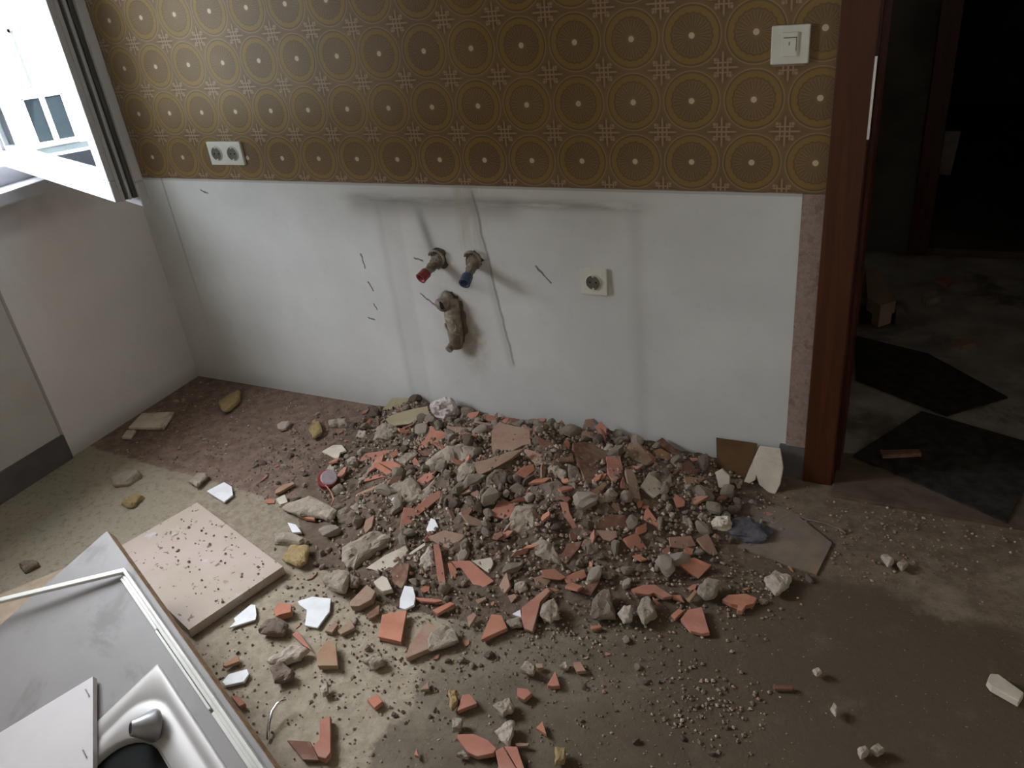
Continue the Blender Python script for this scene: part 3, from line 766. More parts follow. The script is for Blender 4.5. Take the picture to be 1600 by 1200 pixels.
# --- terracotta shards with a place and a look of their own --------------------------------
BR = [
 ([(560,720),(571,708),(633,699),(633,705),(622,716),(577,722)],'brick','flat elongated terracotta shard on the left of the heap above two crossed orange slivers',.013),
 ([(584,724),(590,722),(619,741),(622,747),(615,749),(584,729)],'bricko','bright orange terracotta sliver slanting down beneath the flat elongated shard',.011),
 ([(590,722),(613,719),(627,727),(623,736),(617,736)],'bricko','orange terracotta shard tucked behind the slanting sliver, left side of the heap',.011),
 ([(567,753),(569,748),(590,740),(602,744),(587,748)],'brick','reddish terracotta shard just below the crossed orange slivers',.01),
 ([(554,775),(558,771),(611,748),(615,751),(563,773),(557,777)],'bricktan','thin tan terracotta strip right of the red tin',.01),
 ([(430,766),(438,759),(457,753),(461,755),(438,768),(430,771)],'bricktan','pinkish tan strip lying left of the red tin',.009),
 ([(647,699),(668,681),(673,664),(680,673),(708,677),(664,700),(653,704)],'brick','long terracotta shard slanting up to the right below the crumpled white paper',.013),
 ([(679,664),(700,655),(705,656),(700,663),(683,667)],'brickd','small dusty terracotta shard right under the crumpled white paper',.01),
 ([(697,665),(705,667),(740,668),(736,673),(713,676),(700,672)],'brickd','dusty pink terracotta strip behind the long slanting shard',.01),
 ([(652,703),(679,705),(671,712),(660,712)],'brickk','dark red shard in the shade under the long slanting shard',.01),
 ([(768,695),(768,673),(780,659),(797,664),(828,671),(830,693),(817,695),(785,713),(771,716)],'brickd','wide dust-covered terracotta slab near the top of the heap',.016),
 ([(744,735),(740,722),(760,718),(795,706),(820,700),(800,716),(773,731),(748,743)],'brickd','dusty plank-like terracotta piece under the wide dust-covered slab',.012),
 ([(644,756),(664,740),(679,737),(677,747),(660,760)],'brick','small terracotta shard above the large mortar-topped brick slab',.011),
 ([(624,824),(631,792),(648,795),(667,777),(700,757),(705,764),(647,809),(628,838)],'brick','large brick slab slanting down left with grey mortar along its top',.022),
 ([(735,771),(745,765),(753,772),(744,777)],'brickd','small pale pink brick nub in the middle of the heap between mortar lumps',.012),
 ([(804,741),(817,729),(834,725),(836,735),(820,747)],'bricko','orange terracotta shard right of the flat grey mortar plate near the top',.012),
 ([(817,701),(830,703),(869,720),(863,725),(837,725),(825,715)],'brickd','pale pink pointed terracotta shard left of the large dark brick slab',.012),
 ([(838,680),(854,689),(870,696),(885,700),(879,712),(866,711),(842,692)],'brickk','brownish terracotta strip along the top ridge of the heap',.012),
 ([(874,700),(885,685),(890,691),(890,712),(879,709)],'brick','upright pointed terracotta chip left of the large dark brick slab',.012),
 ([(869,716),(895,712),(898,720),(874,720)],'brickd','short pale terracotta bar touching the left side of the large dark brick slab',.01),
 ([(895,691),(911,691),(925,691),(947,707),(951,733),(943,749),(930,760),(915,753),(909,736),(898,715)],'brickk','large dark brown brick slab standing out near the top right of the heap',.018),
 ([(947,713),(969,712),(974,733),(969,739),(963,752),(951,744)],'brick','terracotta shard leaning against the right side of the large dark brick slab',.013),
 ([(910,673),(926,675),(930,687),(914,689),(909,680)],'brickd','terracotta shard against the wall above the large dark brick slab',.012),
 ([(977,733),(987,732),(995,747),(1003,787),(999,799),(982,763)],'brickd','long pinkish pointed shard hanging down left of the pale concrete block',.011),
 ([(970,753),(974,744),(981,764),(971,763)],'brick','thin sliver beside the long pinkish pointed shard',.009),
 ([(977,707),(983,691),(997,691),(1020,718),(1010,727),(990,718)],'brickd','broad pinkish shard on the upper right slope of the heap',.013),
 ([(913,775),(945,753),(949,757),(935,773),(917,779)],'bricktan','tan shard just below the foot of the large dark brick slab',.011),
 ([(874,784),(887,783),(889,800),(911,841),(906,844),(882,807)],'brick','long grooved terracotta splinter pointing down in the middle of the heap',.011),
 ([(1000,693),(1025,715),(1024,721),(1011,727),(1000,720)],'brick','rounded terracotta shard above the pale concrete block',.013),
 ([(1021,704),(1032,700),(1053,712),(1044,719),(1027,713)],'bricktan','tan brick piece on the right ridge of the heap near the wall',.013),
 ([(1023,691),(1035,683),(1064,708),(1059,712)],'brickk','dark strip on the ridge of the heap against the white wall',.012),
 ([(1057,728),(1075,719),(1091,737),(1088,747),(1072,740)],'brickk','brown-red shard on the right ridge of the heap left of the upright white shard',.012),
 ([(1069,745),(1077,744),(1101,748),(1075,765),(1072,756)],'bricktan','triangular tan shard below the brown-red shard on the right ridge',.01),
 ([(1008,797),(1012,792),(1032,820),(1027,823),(1005,811)],'bricko','orange triangular shard under the pale concrete block',.011),
 ([(1011,789),(1020,785),(1029,788),(1020,797)],'brickd','small dusty shard directly above the orange triangular shard',.009),
 ([(885,849),(909,845),(906,855),(885,880),(871,872),(882,861)],'brickk','brown terracotta shard at the lower tip of the grooved splinter',.013),
 ([(881,903),(895,895),(913,889),(917,901),(906,907),(885,912)],'brick','rectangular terracotta shard below the brown shard in the front middle of the heap',.015),
 ([(974,841),(995,832),(1017,865),(1002,869),(983,855)],'brick','parallelogram terracotta shard on the right front slope',.013),
 ([(949,800),(959,783),(969,792),(970,800)],'brickd','dusty triangular shard behind the dark hollow brick piece',.012),
 ([(929,815),(950,803),(977,804),(982,824),(970,829),(930,825)],'brickk','dark brown hollow brick piece right of the grooved splinter',.02),
 ([(931,828),(963,829),(965,839),(954,845),(943,843)],'brickd','pale pink shard directly below the dark hollow brick piece',.01),
 ([(986,920),(1005,913),(1023,913),(1052,931),(1037,934),(1021,925),(1014,929),(992,926)],'brick','bent long terracotta shard at the front right foot of the heap',.011),
 ([(834,903),(850,897),(861,907),(850,919),(838,915)],'brickd','dusty terracotta shard in the front middle above the standing folded shard',.012),
 ([(903,920),(930,907),(937,908),(923,931),(906,925)],'brickk','dark terracotta shard left of the flat grey mortar plate at the front',.012),
 ([(769,800),(781,777),(805,788),(804,803),(791,811),(771,807)],'brick','terracotta shard half covered by a flat grey-green mortar plate, middle of the heap',.013),
 ([(817,787),(834,789),(843,809),(834,807)],'brickd','ribbed terracotta shard behind the grey-green mortar plate',.012),
 ([(667,839),(695,828),(724,835),(725,840),(711,851),(700,857),(687,852)],'brickd','wide dusty pink brick shard right of the small bright white chip',.015),
 ([(677,851),(687,852),(692,880),(699,927),(690,929),(683,900)],'brick','long narrow upright terracotta strip in the front middle of the heap',.01),
 ([(699,880),(705,879),(713,888),(712,912),(707,907)],'bricko','narrow pointed shard right of the long upright strip',.01),
 ([(705,877),(735,876),(772,908),(764,913),(751,921),(740,915),(724,893),(720,887),(713,888)],'brick','large smooth terracotta shard with a notch, front middle of the heap',.014),
 ([(462,803),(495,800),(491,812),(477,809)],'bricko','small bright orange shard left of the heap beside the grey mortar slab',.01),
 ([(565,835),(571,812),(585,804),(581,823),(570,835)],'brickd','upright dusty pink shard left of the mortar-topped brick slab',.012),
 ([(610,893),(617,884),(640,880),(636,905),(628,920),(615,915)],'brickk','dark brick shard right of the pale jagged plaster slab',.013),
 ([(427,952),(436,941),(455,944),(455,956),(439,959),(431,963)],'bricko','rounded orange brick lump between the two white shards at the front left',.02),
 ([(496,1040),(496,1019),(511,999),(525,1005),(528,1040)],'bricktan','tan house-shaped brick shard in front left of the heap',.016),
 ([(456,991),(465,985),(487,1015),(473,1007)],'brick','thin splinter lying on the pale mortar lump at the front left',.007),
 ([(507,985),(523,971),(529,975),(519,988)],'brickd','small dusty brick shard right of the notched white shard',.01),
 ([(527,985),(548,968),(555,980),(533,991)],'brickd','second dusty brick shard right of the notched white shard, nearer the square shard',.01),
 ([(347,1039),(371,1023),(375,1033),(352,1041)],'bricktan','tan brick chip above the pinkish white shard by the worktop edge',.01),
 ([(360,1087),(370,1086),(384,1099),(374,1104)],'brick','brick chip wedged against the brown edge of the worktop',.012),
 ([(500,1124),(516,1118),(517,1175),(509,1185),(497,1182),(489,1165),(500,1155)],'brick','long upright-lying brick bar at the bottom of the photo',.018),
 ([(448,1156),(485,1158),(499,1188),(473,1187)],'brickk','flat dark brown brick piece beside the long brick bar at the bottom',.010),
 ([(573,1092),(590,1084),(598,1096),(585,1106)],'bricko','small orange brick chip at the edge of the pale bare floor patch',.012),
 ([(591,995),(597,960),(615,957),(636,953),(627,1003),(620,1001)],'bricko','squarish clean orange brick shard at the front foot of the heap',.014),
 ([(633,1025),(644,1001),(668,971),(683,979),(674,993),(674,1012),(636,1028)],'brickd','brick end of the wide flat slab at the front foot of the heap',.014),
 ([(547,939),(573,913),(587,924),(580,937),(561,947),(547,947)],'brickd','dusty brick block left of the small front white shard',.02),
 ([(572,960),(593,944),(593,959),(577,967)],'brickk','small shaded brick shard behind the squarish orange shard',.01),
 ([(648,933),(687,936),(691,939),(680,941),(657,939)],'brick','thin horizontal brick sliver right of the small front white shard',.008),
 ([(675,953),(703,940),(711,943),(684,959)],'bricko','slanting orange brick sliver below the long upright strip',.01),
 ([(729,964),(740,956),(745,961),(733,980)],'brickd','small dusty brick chip left of the folded orange shard',.01),
 ([(751,1000),(768,959),(784,961),(793,981)],'bricko','folded orange shard with a groove at the front foot of the heap',.014),
 ([(815,949),(855,917),(860,923),(843,940),(841,953),(832,987),(819,981),(815,967)],'brick','standing L-shaped terracotta piece at the front foot of the heap',.014),
 ([(793,931),(804,928),(808,933),(799,943)],'brickd','small pinkish brick chip left of the standing L-shaped piece',.012),
 ([(743,937),(759,932),(760,936),(747,943)],'brickd','tiny brick bar below the large notched terracotta shard',.009),
 ([(923,977),(939,976),(941,980),(924,983)],'bricko','tiny orange brick chip alone in front of the heap',.009),
 ([(836,1036),(848,1036),(849,1043),(840,1044)],'brickd','tiny pink brick chip touching a grey lump on the open floor',.01),
 ([(895,1035),(907,1033),(916,1048),(901,1049)],'brickd','ribbed pale pink brick chip on the open floor',.011),
 ([(1048,961),(1061,950),(1069,954),(1055,967)],'bricko','small bright orange chip touching the pointed shard at the right foot',.011),
 ([(1063,967),(1075,952),(1097,948),(1109,988),(1097,990),(1079,985)],'brick','pointed reddish shard lying furthest forward at the right foot of the heap',.012),
 ([(1019,931),(1032,943),(1025,945)],'brick','tiny triangular chip under the bent long shard',.008),
 ([(1073,936),(1086,920),(1090,925),(1078,939)],'bricktan','small stick-like shard left of the grey lump at the right foot',.009),
 ([(1128,936),(1138,929),(1165,927),(1183,934),(1178,943),(1165,945),(1160,954),(1152,953),(1154,945),(1142,943)],'bricko','deep orange irregular brick piece at the far right foot of the heap',.014),
 ([(1057,881),(1085,873),(1112,885),(1091,907),(1075,896)],'bricko','broad orange shard with ragged end on the right front slope',.015),
 ([(1045,839),(1080,837),(1088,852),(1067,857),(1048,855)],'brickd','flat rectangular dusty shard on the right slope above the broad orange shard',.013),
 ([(1035,859),(1047,852),(1047,868),(1041,873)],'brick','small drop-shaped shard under the rectangular dusty shard',.01),
 ([(1088,843),(1107,835),(1123,868),(1111,871)],'brickd','thin layered shard at the right slope beside the purple cloth',.01),
 ([(714,1147),(739,1146),(763,1156),(776,1169),(771,1177),(746,1182),(731,1175),(720,1160)],'brick','leaf-shaped terracotta shard at the bottom of the photo',.013),
 ([(774,1173),(786,1166),(808,1202),(782,1205)],'brick','left half of a cracked brick shard cut by the bottom of the photo',.013),
 ([(788,1165),(808,1166),(820,1202),(810,1203)],'brick','right half of a cracked brick shard cut by the bottom of the photo',.013),
 ([(714,1111),(722,1085),(735,1084),(746,1099)],'brick','wedge-shaped pink brick shard on the open floor',.012),
 ([(837,1137),(848,1126),(854,1147)],'bricko','small triangular orange chip on the open floor right of the white chalky lump',.01),
 ([(855,1070),(868,1047),(875,1071),(864,1072)],'brick','triangular pink chip on the open floor above the round brick chip',.011),
 ([(808,1074),(825,1076),(831,1083),(819,1093),(808,1087)],'brick','round-bottomed brick chip on the open floor',.013),
 ([(647,1179),(651,1168),(654,1181)],'bricko','tiny pointed orange chip near the bottom of the photo',.008),
 ([(656,1078),(669,1064),(671,1076)],'brickd','tiny dusty brick chip left of the tan stone on the open floor',.009),
 ([(804,1160),(827,1161),(825,1165),(806,1166)],'brickd','thin brick sliver above the cracked brick shards',.007),
 ([(1207,1070),(1240,1071),(1238,1077),(1210,1076)],'brickk','narrow red brick stick alone on the dark floor at the right',.008),
]
for poly, mt, lab, th in BR:
    piece(poly, mt, lab, 'brick shard', 'brick_shard', th)
RK = [
 ([(669,719),(697,696),(716,691),(735,689),(743,703),(737,716),(713,729),(700,736),(673,725)],'mortar','largest grey mortar lump, just below the long slanting terracotta shard',.05),
 ([(713,748),(716,731),(729,720),(740,725),(740,737),(720,753)],'mortar','oval grey mortar lump right below the largest lump',.03),
 ([(761,753),(767,739),(781,733),(795,740),(784,764),(771,768),(760,763)],'mortard','flat grey-brown mortar plate in the middle top of the heap',.02),
 ([(795,764),(809,752),(823,764),(820,776),(807,779)],'mortard','roundish grey-brown mortar lump below the orange shard near the top',.02),
 ([(623,719),(632,709),(648,705),(651,711),(633,725)],'mortar','elongated grey mortar lump at the lower end of the long slanting shard',.022),
 ([(630,780),(659,765),(695,737),(711,748),(708,758),(687,770),(650,792),(640,790)],'mortar','grey mortar crust stuck along the top of the large slanting brick slab',.02),
 ([(600,772),(615,755),(640,748),(652,757),(655,770),(640,787),(628,792),(612,780)],'mortar','broken grey mortar block left of the large slanting brick slab',.03),
 ([(829,760),(873,749),(885,763),(882,775),(850,784),(823,777)],'mortard','big flat grey mortar block left of centre under the pale pink pointed shard',.025),
 ([(855,732),(863,725),(885,736),(885,753),(867,741)],'mortar','grey lump under the tip of the pale pink pointed shard',.02),
 ([(889,725),(902,729),(911,749),(901,757),(889,752)],'mortard','dark grey lump left of the foot of the large dark brick slab',.02),
 ([(937,777),(957,761),(967,771),(961,780),(941,788)],'mortar','squarish mortar lump right below the large dark brick slab',.02),
 ([(656,873),(671,852),(677,861),(679,884),(663,889),(655,884)],'mortarl','pale mortar lump left of the long upright strip',.022),
 ([(442,791),(483,775),(521,795),(515,807),(497,804),(462,801)],'mortar','broad grey mortar slab below the red tin',.022),
 ([(539,859),(550,853),(585,836),(609,845),(603,856),(577,872),(555,888),(545,888),(537,880)],'mortar','long grey mortar block behind the pale jagged plaster slab',.035),
 ([(505,903),(529,887),(542,893),(543,905),(534,920),(513,913)],'mortar','angular grey mortar block in front of the long block, left side',.03),
 ([(543,893),(562,904),(557,913),(546,913)],'mortard','shaded mortar lump right of the angular block on the left',.02),
 ([(522,805),(545,795),(557,804),(550,820),(529,817)],'mortard','dark-sided mortar lump right of the broad slab below the tin',.03),
 ([(545,791),(559,785),(567,803),(554,805)],'mortar','small mortar lump below the thin tan strip',.02),
 ([(430,832),(463,832),(479,841),(467,847),(430,843)],'mortar','flat mortar cake at the left foot of the heap above the yellowish stone',.014),
 ([(439,867),(454,851),(481,851),(477,876),(469,881),(450,875)],'mortary','yellowish stone beside the corner of the speckled panel',.022),
 ([(403,983),(415,969),(433,964),(448,975),(440,988),(409,987)],'mortard','dark grey stone right of the left white shard',.022),
 ([(419,1028),(455,1009),(480,1012),(468,1023),(439,1032)],'mortarl','pale mortar lump with dark side in front left of the heap',.022),
 ([(423,1041),(437,1032),(457,1047),(456,1055),(430,1062)],'mortard','grey stone below the pale mortar lump at the front left',.02),
 ([(568,1031),(592,1017),(599,1031),(584,1040)],'mortar','grey mortar lump left of the wide flat slab at the front foot',.02),
 ([(671,993),(681,979),(693,976),(711,985),(715,1000),(681,1012),(671,1012)],'mortar','grey mortar half of the wide flat slab at the front foot',.016),
 ([(845,960),(849,944),(865,933),(873,948),(872,962),(860,968)],'mortar','angular grey lump right of the standing L-shaped piece',.022),
 ([(923,955),(928,935),(945,919),(953,920),(960,961),(935,965)],'mortard','flat grey mortar plate standing at the front right foot of the heap',.02),
 ([(803,920),(805,911),(820,908),(824,920),(813,927)],'mortar','small round grey lump above the standing L-shaped piece',.018),
 ([(791,969),(812,964),(815,977),(797,977)],'mortar','small grey slab left of the foot of the standing L-shaped piece',.012),
 ([(811,1044),(820,1031),(836,1040),(833,1051)],'mortar','grey lump on the open floor beside the tiny pink chip',.02),
 ([(873,1041),(884,1033),(887,1043)],'mortarl','small pale lump on the open floor left of the ribbed brick chip',.012),
 ([(967,956),(974,944),(986,945),(986,965),(974,969)],'mortarl','pale cube-like lump right of the flat standing mortar plate',.02),
 ([(996,952),(1003,934),(1014,931),(1025,956),(1007,970)],'mortar','angular grey block at the right foot below the bent long shard',.022),
 ([(1091,918),(1106,902),(1127,907),(1118,927),(1100,929)],'mortar','grey mortar lump below the broad orange shard at the right foot',.025),
 ([(1063,815),(1068,806),(1078,809),(1082,818),(1074,826)],'mortarl','round pale lump on the right slope left of the purple cloth',.02),
 ([(1090,808),(1096,800),(1106,805),(1104,814)],'mortar','small grey lump nearest the purple cloth on the right slope',.018),
 ([(772,1100),(797,1089),(801,1109),(786,1113)],'mortar','grey stone on the open floor right of the wedge-shaped shard',.02),
 ([(707,1121),(722,1121),(720,1136),(707,1139)],'mortar','small grey stone below the wedge-shaped brick shard',.018),
 ([(774,1141),(791,1128),(802,1124),(801,1145),(793,1160),(783,1152)],'mortarl','white chalky lump above the cracked brick shards at the bottom',.02),
 ([(713,1179),(724,1171),(731,1182)],'mortar','small grey-blue pebble under the leaf-shaped shard',.012),
 ([(701,1077),(713,1077),(714,1096),(705,1104)],'mortary','upright tan stone touching the wedge-shaped brick shard',.018),
 ([(868,1167),(883,1167),(881,1188),(868,1192)],'mortary','tan stone near the bottom of the photo right of the cracked shards',.018),
 ([(500,1074),(511,1065),(512,1080),(504,1084)],'mortarl','upright pale pebble on the bare floor patch',.016),
 ([(1195,899),(1212,890),(1233,899),(1233,913),(1212,925),(1200,913)],'mortarl','rounded pale plaster lump right of the heap near the plastic sheet',.02),
 ([(793,815),(796,806),(805,791),(830,793),(836,812),(836,825),(817,833),(797,830)],'mortar','flat grey-green mortar plate lying over a terracotta shard in the middle',.014),
 ([(945,700),(949,691),(959,695),(957,706),(949,708)],'mortarl','pale lump between the large dark brick slab and the upper right shards',.018),
 ([(930,800),(935,789),(948,783),(958,795),(948,803)],'mortard','dark grey lump behind the dark hollow brick piece',.022),
 ([(1028,750),(1037,738),(1047,742),(1050,756),(1038,764)],'mortar','rounded lump right of the pale concrete block',.022),
 ([(832,850),(845,843),(865,850),(872,868),(877,882),(858,878),(838,868)],'mortar','light grey mortar lump left of the brown shard at the splinter tip',.025),
 ([(914,848),(925,842),(938,852),(935,866),(918,866)],'mortard','grey lump right of the brown shard at the splinter tip',.022),
 ([(1340,1168),(1352,1164),(1358,1172),(1346,1180)],'mortarl','pale lump alone on the dark floor at the lower right',.02),
 ([(1360,1168),(1372,1160),(1382,1170),(1372,1176)],'mortar','grey lump touching the pale lump on the dark floor at the lower right',.018),
 ([(1270,1046),(1278,1042),(1284,1049),(1276,1053)],'mortarl','small round pebble on the dark floor at the right',.014),
 ([(1298,1106),(1303,1098),(1309,1104),(1306,1116)],'mortarl','small light pebble on the dark floor below the small round one',.014),
 ([(1378,867),(1386,864),(1396,874),(1388,880)],'mortarl','left one of two pale lumps on the dusty floor before the doorway',.018),
 ([(1402,879),(1412,873),(1420,879),(1410,887)],'mortar','right one of two pale lumps on the dusty floor before the doorway',.016),
 ([(173,745),(190,735),(214,735),(218,741),(198,752),(178,755)],'mortar','flat oval stone on the green floor near the window wall',.012),
 ([(295,750),(308,739),(320,738),(322,744),(308,757)],'mortar','angular stone between the window wall and the small white shard',.016),
 ([(340,628),(358,614),(372,610),(374,622),(352,640),(346,634)],'mortary','jagged beige lump on the dirt strip near the corner',.018),
 ([(432,664),(440,658),(452,658),(446,667),(436,669)],'mortarl','small pale lump on the dirt strip left of the heap',.012),
 ([(190,784),(212,770),(222,774),(205,790)],'mortary','low tan crumb pile left of the speckled panel',.010),
 ([(30,880),(52,873),(60,880),(38,890)],'mortard','grey stone at the left edge of the photo on the green floor',.010),
 ([(482,668),(492,655),(498,658),(502,672),(488,680)],'mortary','tan lump on the upper left slope of the heap',.02),
 ([(513,655),(538,653),(540,660),(516,662)],'mortar','narrow grey slab on the upper left slope of the heap',.014),
 ([(556,682),(560,672),(572,674),(571,685)],'mortarl','small pale lump on the upper left slope of the heap',.018),
 ([(506,738),(515,726),(524,730),(520,742)],'mortarl','pale round lump right above the red tin',.018),
 ([(560,748),(571,740),(582,724),(581,735),(570,750),(563,753)],'mortar','elongated grey lump beside the reddish shard above the thin tan strip',.018),
]
for poly, mt, lab, th in RK:
    piece(poly, mt, lab, 'mortar lump', 'mortar_lump', th, kind='rock')
WS = [
 ([(503,705),(521,695),(534,695),(541,704),(531,707),(529,715),(523,715)],'plasterp','jagged whitish plaster flake on the upper left slope of the heap',.006),
 ([(664,831),(673,809),(680,812),(685,823),(672,836)],'plasterw','small bright white glazed chip in the middle of the heap',.010),
 ([(571,888),(603,867),(634,852),(638,860),(622,880),(602,897),(581,889)],'plasterp','pale jagged plaster slab on the left front of the heap',.012),
 ([(635,867),(664,847),(665,852),(636,871)],'plasterp','narrow pale plaster strip right of the jagged plaster slab',.008),
 ([(583,909),(597,899),(605,903),(613,920),(598,924),(590,918)],'plasterp','crumpled pale plaster chunk below the jagged plaster slab',.016),
 ([(449,816),(462,819),(471,831),(457,832)],'plasterw','white chip left of the heap beneath the small bright orange shard',.008),
 ([(431,779),(445,772),(450,784),(438,788)],'plasterp','pinkish white chip left of the broad grey mortar slab',.012),
 ([(357,981),(368,971),(365,966),(392,944),(399,945),(401,961),(399,968)],'plasterw','pointed white tile shard right of the speckled panel',.006),
 ([(465,939),(488,932),(492,933),(517,935),(515,955),(496,981),(476,977),(480,953),(468,945)],'plasterw','notched white tile shard with a small dark hole, front left of the heap',.006),
 ([(347,1065),(357,1053),(386,1045),(389,1053),(381,1065),(352,1071)],'plasterw','pinkish white shard beside the brown worktop edge',.008),
 ([(624,949),(625,935),(632,915),(645,917),(649,932),(647,945),(633,952)],'plasterw','upright white tile shard above the squarish orange brick shard',.006),
 ([(323,767),(350,753),(362,760),(364,773),(350,784)],'plasterw','rounded white tile shard beyond the corner of the speckled panel',.006),
 ([(737,876),(767,871),(771,880),(764,895),(757,891)],'plasterp','pale plaster flake on top of the large notched terracotta shard',.005),
 ([(800,959),(813,952),(815,965)],'plasterw','tiny white chip left of the standing L-shaped piece',.008),
 ([(1001,759),(1015,737),(1043,763),(1023,777)],'plasterp','pale clean concrete block on the right side of the heap',.022),
 ([(611,781),(616,774),(620,781),(617,786)],'plasterw','tiny blue-white chip beside the broken mortar block',.006),
 ([(1543,1064),(1548,1052),(1560,1053),(1600,1082),(1592,1096),(1550,1072)],'plasterp','bone-shaped pale plaster stick at the right edge of the photo',.016),
 ([(200,668),(222,645),(273,643),(255,668)],'plasterp','pinkish flat tile on the dirt strip by the window wall',.010),
 ([(190,683),(198,672),(212,672),(205,684)],'plasterp','small flat tile in front of the pinkish tile by the window wall',.008),
]
for poly, mt, lab, th in WS:
    piece(poly, mt, lab, 'white shard', 'tile_shard' if mt == 'plasterw' else 'plaster_shard', th)

# ---- leaning pieces at the wall, right of the heap
def standing(name, poly, y0, ytop, thick, mat, label, cat):
    """a board leaning on the wall: lower edge at y0, top at ytop"""
    lowpx = max(poly, key=lambda p: p[1])
    pb = on(lowpx[0], lowpx[1], 2, .004)
    base = Vector((pb.x, y0, .0)); nn = Vector((0, -1, (ytop-y0)/.13)).normalized()
    pts = [onp(x_, y_, base, nn) for x_, y_ in poly]
    mz = min(p.z for p in pts)
    bm = bmesh.new(); bm_prism(bm, pts, -nn*thick)
    bmesh.ops.bevel(bm, geom=list(bm.edges), offset=thick*.1, segments=1, affect='EDGES')
    return tag(from_bm(name, bm, mat), label, cat)
standing('hardboard_piece', [(1119,684),(1183,693),(1172,740),(1163,758),(1146,752),(1127,745),(1120,735)], -.065, -.012, .004, 'card', 'dark brown hardboard piece leaning on the white wall', 'board')
standing('plaster_slab', [(1187,697),(1219,701),(1224,730),(1219,757),(1209,776),(1186,757),(1180,736),(1176,720)], -.105, -.03, .012, 'plasterp', 'large pale plaster slab leaning on the wall beside the dark hardboard', 'plaster piece')
standing('plaster_slab', [(1183,706),(1190,712),(1180,750),(1166,758),(1161,756),(1172,730)], -.09, -.03, .010, 'plasterp', 'narrow pale plaster piece between the dark hardboard and the large slab', 'plaster piece')
standing('plaster_slab', [(1117,739),(1128,733),(1140,744),(1140,764),(1135,769),(1123,763),(1120,747)], -.155, -.12, .008, 'plasterp', 'upright pale shard in front of the dark hardboard', 'plaster piece')

# ---- beige slabs and crumpled paper at the wall, top left of the heap
piece([(602,655),(612,648),(640,640),(668,634),(672,650),(640,662),(610,666)], 'beige', 'beige board piece against the wall left of the crumpled paper', 'board', 'beige_board', .012, lift=.02)
piece([(597,640),(612,622),(640,622),(628,641)], 'beige', 'pale board piece standing against the wall behind the beige one', 'board', 'beige_board', .008, tilt=(0, -.8, .6))
def crumple(name, cx, cy, rx, ry, hgt, mat, label, cat, seed, dz=0, sub=4, sharp=1.0, parent=None):
    c = onheap(cx, cy); c.z = heap(c.x, c.y)
    if c.y > -.06: c.y = -.075
    bm = bmesh.new(); bmesh.ops.create_icosphere(bm, subdivisions=sub, radius=1)
    for v in bm.verts:
        p = v.co.copy(); d = 1+.30*sharp*noise.noise(p*1.7+Vector((seed, 0, 0)))+.24*sharp*abs(noise.noise(p*4+Vector((0, seed, 0))))
        v.co = Vector((p.x*rx*d, p.y*ry*d, max(-.15, p.z)*hgt*d))+c+Vector((0, 0, dz+.1*hgt))
    return tag(from_bm(name, bm, mat, parent), label, cat)
crumple('crumpled_paper', 694, 648, .058, .04, .052, 'paper', 'crumpled pinkish white paper bag against the wall on top of the heap', 'paper', 3)
crumple('crumpled_paper', 608, 682, .05, .04, .035, 'mortar', 'crumpled grey paper on the upper left slope of the heap', 'paper', 9)
# ---- purple cloth, plastic sheet, cord near the doorway
crumple('cloth', 1166, 830, .062, .04, .020, 'rag', 'purple-blue cloth scrap on the floor at the right end of the heap', 'cloth', 5)
crumple('plastic_bag', 1128, 822, .028, .022, .022, 'plasterp', 'crumpled whitish plastic scrap at the left end of the purple cloth', 'plastic scrap', 12)
sh = [(1135,795),(1180,785),(1240,800),(1300,848),(1276,897),(1240,886),(1200,870),(1150,855)]
bm = bmesh.new(); bm_prism(bm, [on(x_, y_, 2, .006) for x_, y_ in sh], Vector((0, 0, -.004)))
tag(from_bm('plastic_sheet', bm, 'sheet'), 'dusty grey plastic sheet lying flat right of the heap, one square corner showing', 'sheet')
cpx = [(1200,822),(1240,803),(1262,812),(1290,818),(1312,826),(1322,834)]
bm = bmesh.new(); bm_tube(bm, [on(x_, y_, 2, .004) for x_, y_ in cpx], .0032, 8); tag(from_bm('cable', bm, MT['mortard'], None, True), 'dull grey cable end lying in the dust before the doorway', 'cable')
# ---- red tin with white lid, red wire
tc = onheap(514, 758); tc.z = heap(tc.x, tc.y)+.012
tin = empty('paint_tin', tuple(tc-Vector((0, 0, .012)))); tag(tin, 'small round red tin with a pale stained lid, left slope of the heap', 'tin')
axn = Vector((.35, -.30, .9)).normalized()
bm = bmesh.new(); bm_tube(bm, [tc, tc+axn*.022], .031, 28); from_bm('tin_body', bm, 'red', tin)
mlid, ntl, bl = newmat('stained_lid', .5, .4)
col_, x_s, y_s, z_s = coords(ntl, 'obj')
cc = mix(ntl, nz(ntl, col_, 40, 4).step(.45, .6)*.5, rgb((150, 140, 144)), rgb((130, 100, 104)))
cc = mix(ntl, nz(ntl, col_, 28, 3, .5, 0, (3, 3, 3)).step(.60, .66), cc, rgb((150, 128, 60)))
ntl.links.new(cc, bl.inputs['Base Color'])
bm = bmesh.new(); lc = tc+axn*.0225+Vector((.004, .003, 0)); bm_tube(bm, [lc, lc+axn*.002, lc+axn*.0035], 0, 28, True, [.0265, .0265, .023]); from_bm('lid', bm, mlid, tin)
wpx = [(497,768),(505,762),(512,768),(520,778),(524,790),(519,800)]
bm = bmesh.new(); bm_tube(bm, [onheap(a, b)+Vector((0, 0, .022)) for a, b in wpx], .0022, 8); tag(from_bm('wire', bm, 'brick', None, True), 'reddish wire curling in front of the red tin', 'wire')

